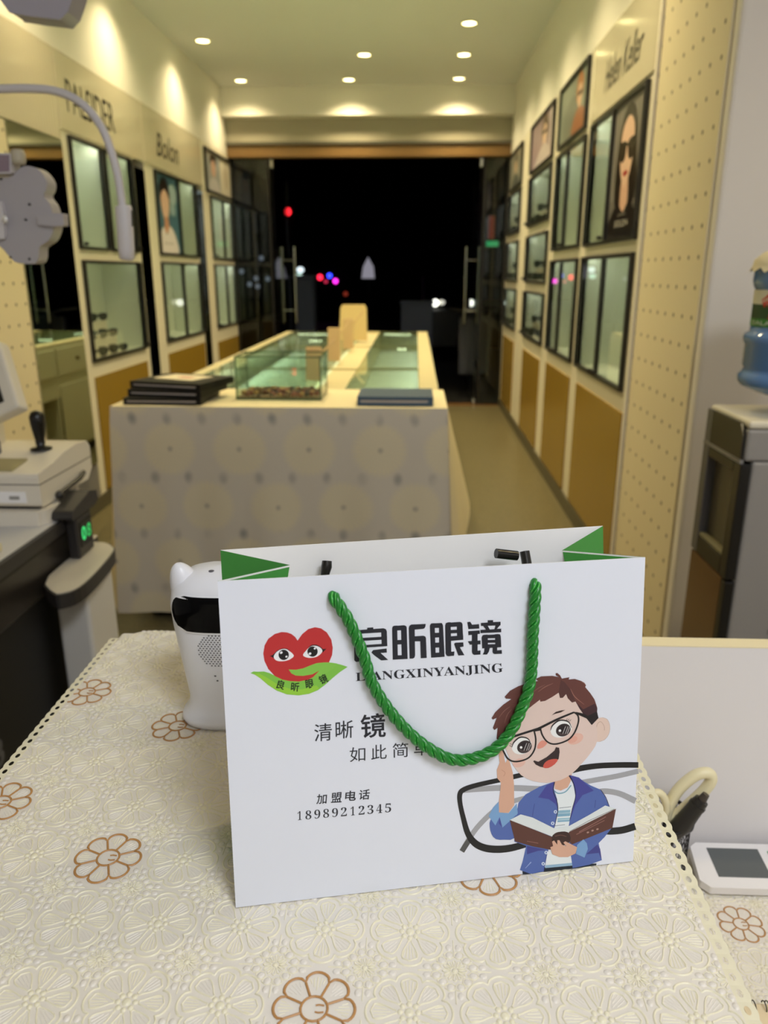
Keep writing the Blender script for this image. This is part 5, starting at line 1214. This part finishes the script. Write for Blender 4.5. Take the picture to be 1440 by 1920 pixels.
mk('tip', MB().tube([gp[4], ony(1324, 1489, TY)], [0.006, 0.0045], mat('tip_brown', (60, 52, 46), 0.35), 12), tool)
mk('lower_grip', MB().sphere(ony(1282, 1544, TY+0.004), 0.0135, BG, 18, 12), tool)
mk('shank', MB().tube([gp[0], Vector((0.343, 0.885, ZD+0.02))], 0.006, BG, 10), tool)
nb = thing('spiral_notebook', 'wire bound notebook with beige pages at the right edge of the lower desk', 'notebook', (0.50, 0.62, ZD))
mk('pages', MB().box(0.384, 0.60, 0.52, 0.692, ZD+0.0002, ZD+0.009, mat('page_beige', (226, 206, 168), 0.6)), nb, bevel=0.001)
sp = MB()
for k in range(14):
    x = 0.392+k*0.0155
    for dx in (0.0, 0.0038): sp.tube([(x+dx+0.0012*t/16, 0.688+0.0065*cos(2*pi*t/16), ZD+0.0085+0.0065*sin(2*pi*t/16)) for t in range(15)], 0.0007, mat('wire_dark', (70, 64, 56), 0.3, metal=0.7), 6)
mk('wire_binding', sp, nb)
# ------------------------------------------------------------------ eyeglasses on show
FRD = mat('frame_dark', (26, 26, 28), 0.3); LNS = mat('lens_smoke', (70, 76, 74), 0.1); LNC = mat('lens_pale', (206, 222, 216), 0.1); FRT = mat('frame_teal', (52, 84, 80), 0.3)
def glasses_mesh(name, fm, lm, folded):
    mb = MB()
    for s_ in (-1, 1):
        lp = cat_closed([(s_*0.035+x, 0.0, 0.024+z) for x, z in [(-0.026, 0.012), (0, 0.019), (0.026, 0.014), (0.024, -0.010), (0.006, -0.020), (-0.018, -0.017)]], 3)
        mb.tube(lp, 0.0026, fm, 6, closed=True)
        mb.add([(p[0], 0.001, p[2]) for p in lp], [tuple(range(len(lp)))], lm)
        mb.tube([(s_*0.061, 0.0, 0.036), (s_*0.066, 0.012, 0.037), (s_*0.064, 0.085, 0.036), (s_*0.060, 0.125, 0.020)] if not folded else [(s_*0.061, 0.0, 0.036), (s_*0.066, 0.008+0.004*s_, 0.036), (s_*0.03, 0.014+0.006*s_, 0.032), (-s_*0.045, 0.012+0.006*s_, 0.016)], 0.0024 if not folded else 0.0034, fm, 6)
    mb.tube([(-0.011, 0, 0.032), (0, -0.002, 0.035), (0.011, 0, 0.032)], 0.0024, fm, 6)
    return mb
def make_glasses(fm, lm, label, group):
    return mk('eyeglasses', glasses_mesh('eyeglasses', fm, lm, fm is FRD), None, 0, 2, label, 'eyeglasses', group, base=Vector((0, 0, 0)))
g_dark = None; g_pale = None
def put_glasses(kind, loc, rz, label, group, sc=1.0):
    global g_dark, g_pale
    src = g_dark if kind == 'dark' else g_pale
    if src is None:
        src = make_glasses(FRD, LNS, label, group) if kind == 'dark' else make_glasses(FRT, LNC, label, group)
        if kind == 'dark': g_dark = src
        else: g_pale = src
        o = src
    else:
        o = src.copy(); COL.objects.link(o); o['label'] = label; o['group'] = group
    o.location = loc; o.rotation_euler = (0, 0, rz); o.scale = (sc, sc, sc)
rg = random.Random(11)
STEP = ['top', 'middle', 'bottom']; POS = ['left', 'centre', 'right']
for cab, ys in (('third right cabinet', (6.15, 6.42, 6.68)), ('farthest right cabinet', (7.72, 7.96, 8.2))):
    for w, z0 in (('upper', 1.776), ('middle', 1.341), ('lower', 0.901)):
        for k in range(3):
            for i, y in enumerate(ys):
                if (k+i) % 3 == 2: continue
                x = XR+ND-0.075-0.058*k-0.029
                put_glasses('dark', (x-0.012, y+rg.uniform(-0.02, 0.02), z0+0.008+SH*(2-k)), -0.95, 'dark eyeglasses, %s of the %s step, %s window, %s' % (POS[2-i], STEP[k], w, cab), 'eyeglasses on the right wall steps', 1.3)
for k in range(3):
    for i, y in enumerate((4.76, 4.93, 5.10)):
        x = XL-ND+0.075+0.058*k+0.029
        put_glasses('dark', (x+0.012, y, 0.909+SH*(2-k)), 0.9, 'dark eyeglasses, %s of the %s step in the nearest left cabinet' % (POS[i], STEP[k]), 'eyeglasses in the nearest left cabinet', 1.1)
ORD = ['nearest', 'second', 'third', 'fourth', 'fifth', 'sixth', 'seventh', 'eighth', 'ninth', 'tenth', 'eleventh', 'twelfth']
for r_ in range(12):
    for i, x in enumerate((-0.235, -0.075)):
        put_glasses('pale', (x, 3.60+r_*0.155, 0.6705), rg.uniform(-0.06, 0.06), '%s eyeglasses of the %s row under the right counter glass' % (('left', 'right')[i], ORD[r_]), 'eyeglasses in the right counter bay', 1.0)
for r_ in range(9):
    for i, x in enumerate((-1.0, -0.84, -0.68, -0.54)):
        put_glasses('pale', (x, 3.60+r_*0.155, 0.6705), rg.uniform(-0.06, 0.06), '%s eyeglasses of the %s row under the left counter glass' % (('far left', 'inner left', 'inner right', 'far right')[i], ORD[r_]), 'eyeglasses in the left counter bay', 1.0)

# ------------------------------------------------------------------ the street outside, at night
FY = 26.0
NIGHT = mat('night_facade', (16, 16, 18), 0.9)
bl = thing('building', 'unlit building across the dark street', 'building', (0, FY+1, -0.10))
mk('facade', MB().box(-13, 12, FY, FY+2, -0.0998, 5.0, NIGHT), bl)
def lamp_on(name, px, py, r, col, es, label, cat_, sx=1.0, sz=1.0, par=None, Y=FY, bk=0.02):
    p = ony(px, py, Y-bk)
    return mk(name, MB().sphere(p, r, mat('glow_%s_%s_%s_%d' % (*col, int(es*100)), tuple(int(c*255) for c in col), 0.4, emit=col, es=es), 14, 10, sx, 0.25 if par is None else 0.6, sz), par, label=label, cat=cat_)
for nm, px, py, r, col, es, l, sx, sz in [
    ('neon_light', 600, 520, 0.085, (1.0, 0.02, 0.06), 3.0, 'red neon light, left one of the small coloured group in the street', 1, 1),
    ('neon_light', 589, 524, 0.05, (0.5, 0.5, 0.55), 0.6, 'dim white light left of the red neon light', 1, 1),
    ('neon_light', 611, 528, 0.05, (0.9, 0.04, 0.12), 0.9, 'small dim red light between the red and blue neon lights', 1, 1),
    ('neon_light', 618, 517, 0.075, (0.03, 0.05, 1.0), 4.0, 'blue neon light in the coloured group in the street', 1, 1),
    ('neon_light', 629, 527, 0.075, (1.0, 0.03, 0.75), 3.0, 'magenta neon light, right one of the coloured group in the street', 1, 1),
    ('wall_lamp', 648, 551, 0.07, (0.7, 0.08, 0.04), 0.3, 'faint brown red light low in the street, above the tan board', 1, 1),
    ('shop_lamp', 563, 506, 0.105, (0.75, 0.88, 0.92), 1.6, 'pale upper lamp of the white pair by the left door handle', 1.1, 0.85),
    ('shop_lamp', 561, 518, 0.10, (0.6, 0.85, 0.75), 1.5, 'pale lower lamp of the white pair by the left door handle', 1.2, 0.8)]:
    lamp_on(nm, px, py, r, col, es, l, 'light', sx, sz)
for px, py, w in [(453, 509, 'by the left cabinet edge'), (490, 484, 'topmost of the faint cluster'), (468, 533, 'lower left of the faint cluster'), (480, 522, 'middle of the faint cluster'), (483, 537, 'lowest of the faint cluster'), (502, 523, 'right of the faint cluster')]:
    lamp_on('wall_lamp', px, py, 0.075, (0.55, 0.58, 0.75), 0.22, 'faint bluish distant light behind the left fixed glass, '+w, 'light')
q = [ony(x, y, FY-0.03) for x, y in [(912, 452), (934, 462)]]
mk('lit_sign', MB().box(q[0].x, q[1].x, FY-0.05, FY-0.001, q[1].z, q[0].z, mat('sign_green', (40, 170, 90), 0.5, emit=(0.05, 0.55, 0.2), es=0.55)), label='small green lit sign behind the right fixed glass', cat='sign')  # glowing block added outdoors to stand for a green reflection in the glass
q = [ony(x, y, FY-0.03) for x, y in [(917, 405), (926, 448)]]
mk('lit_sign', MB().box(q[0].x, q[1].x, FY-0.05, FY-0.001, q[1].z, q[0].z, mat('sign_red', (120, 40, 30), 0.5, emit=(0.5, 0.08, 0.05), es=0.22)), label='dim upright red sign above the green one in the street', cat='sign')  # red reflection in the glass, put in as a glowing block
tlp = ony(540, 397, 20)
tl = thing('traffic_light', 'traffic light with a single red lamp high up in the dark street', 'traffic light', (tlp.x, 20.12, -0.10))
mk('pole', MB().tube([(tlp.x, 20.12, -0.0998), (tlp.x, 20.12, tlp.z+0.2)], 0.05, NIGHT, 12), tl)
mk('signal_head', MB().box(tlp.x-0.14, tlp.x+0.14, 20.02, 20.07, tlp.z-0.6, tlp.z+0.16, NIGHT), tl)
mk('red_lamp', MB().sphere(tlp, 0.07, mat('glow_red', (255, 10, 10), 0.4, emit=(1.0, 0.02, 0.03), es=3.0), 14, 10, 1, 0.4, 1.25), tl)
bn = [ony(x, y, 13) for x, y in [(690, 482), (700, 500), (702, 522), (678, 522), (681, 500)]]
ls = thing('lit_sign', 'dim pale bottle shaped sign on a post in the middle of the dark street', 'sign', (bn[0].x, 13.03, -0.10))  # pale reflection modelled as a glowing shape; its post is added to carry it
mk('sign_face', MB().prism([(p.x, p.z) for p in bn], lambda u, v, w: (u, 13+w, v), 0.05, mat('sign_pale', (190, 190, 210), 0.5, emit=(0.62, 0.6, 0.72), es=0.35)), ls, bevel=0.01)
mk('post', MB().tube([(bn[0].x, 13.03, -0.0998), (bn[0].x, 13.03, bn[2].z)], 0.03, NIGHT, 10), ls)
hp = ony(816, 568, 14)
cr_ = thing('car', 'dark parked car in the street with one bright lamp', 'car', (hp.x+0.5, 15.8, -0.10))
prf = [(14.02, 0.15), (17.9, 0.15), (17.95, 0.75), (17.2, 0.95), (16.6, 1.38), (15.3, 1.40), (14.75, 0.98), (14.1, 0.88)]
mk('body', MB().prism(prf, lambda u, v, w: (hp.x-0.2+w, u, v-0.05), 1.6, mat('car_black', (12, 12, 14), 0.4)), cr_, bevel=0.06)
for yy_ in (14.75, 17.2):
    for xx_ in (hp.x-0.15, hp.x+1.35): mk('wheel', MB().tube([(xx_-0.09, yy_, 0.21), (xx_+0.09, yy_, 0.21)], 0.308, NIGHT, 20), cr_)
mk('head_lamp', MB().sphere(hp, 0.062, mat('glow_white', (240, 240, 220), 0.4, emit=(0.95, 0.95, 0.85), es=3.0), 14, 10), cr_)
mk('head_lamp', MB().sphere(ony(828, 567, 14.01), 0.045, mat('glow_dim', (230, 225, 190), 0.4, emit=(0.9, 0.88, 0.75), es=0.8), 14, 10, 1.3), cr_)
PIL = mat('pillar_slate', (80, 92, 128), 0.6)
for (x0, x1, y_, zt_, l) in ((553, 588, 10.4, 1.38, 'dark slate pillar outside the entrance, seen beside the left door handle'), (752, 812, 10.6, 1.05, 'dark slate block outside the entrance, behind the far end of the counter')):
    a, b_ = ony(x0, 560, y_).x, ony(x1, 560, y_).x
    p_ = thing('pillar', l, 'pillar', ((a+b_)/2, y_+0.15, -0.10))
    mk('shaft', MB().box(a, b_, y_, y_+0.3, -0.0998, zt_-0.04, PIL), p_, bevel=0.01); mk('cap', MB().box(a-0.015, b_+0.015, y_-0.015, y_+0.315, zt_-0.0398, zt_, PIL), p_, bevel=0.006)
# parked scooter
so = thing('motor_scooter', 'dark parked scooter outside the entrance at the right', 'scooter', (0.72, 9.95, -0.10))
SD_ = mat('scooter_dark', (30, 30, 34), 0.35); SP = mat('scooter_mauve', (134, 118, 124), 0.4); gz = -0.0998
for yy_ in (9.5, 10.62):
    mk('wheel', MB().tube([(0.72, yy_+0.20*cos(2*pi*k/28), gz+0.245+0.20*sin(2*pi*k/28)) for k in range(28)], 0.045, SD_, 10, closed=True).tube([(0.69, yy_, gz+0.245), (0.75, yy_, gz+0.245)], 0.09, STEEL, 16), so)
mk('body', MB().prism([(9.72, 0.22), (10.0, 0.20), (10.25, 0.32), (10.75, 0.46), (10.80, 0.62), (10.62, 0.66), (10.15, 0.60), (10.02, 0.34), (9.78, 0.34)], lambda u, v, w: (0.58+w, u, v), 0.28, SP), so, bevel=0.03)
mk('seat', MB().prism([(10.1, 0.605), (10.2, 0.69), (10.5, 0.70), (10.78, 0.73), (10.80, 0.665), (10.6, 0.662)], lambda u, v, w: (0.60+w, u, v), 0.24, SD_), so, bevel=0.02)
mk('leg_shield', MB().prism([(9.60, 0.20), (9.68, 0.20), (9.82, 0.86), (9.74, 0.90)], lambda u, v, w: (0.54+w, u, v), 0.36, SD_), so, bevel=0.02)
mk('handlebar', MB().tube([(0.42, 9.90, 0.98), (0.60, 9.82, 0.96), (0.72, 9.80, 0.92), (0.84, 9.82, 0.96), (1.02, 9.90, 0.98)], 0.016, SD_, 10), so)
mk('front_fork', MB().tube([(0.72, 9.5, gz+0.25), (0.72, 9.66, 0.5), (0.72, 9.80, 0.92)], 0.03, SD_, 12), so)
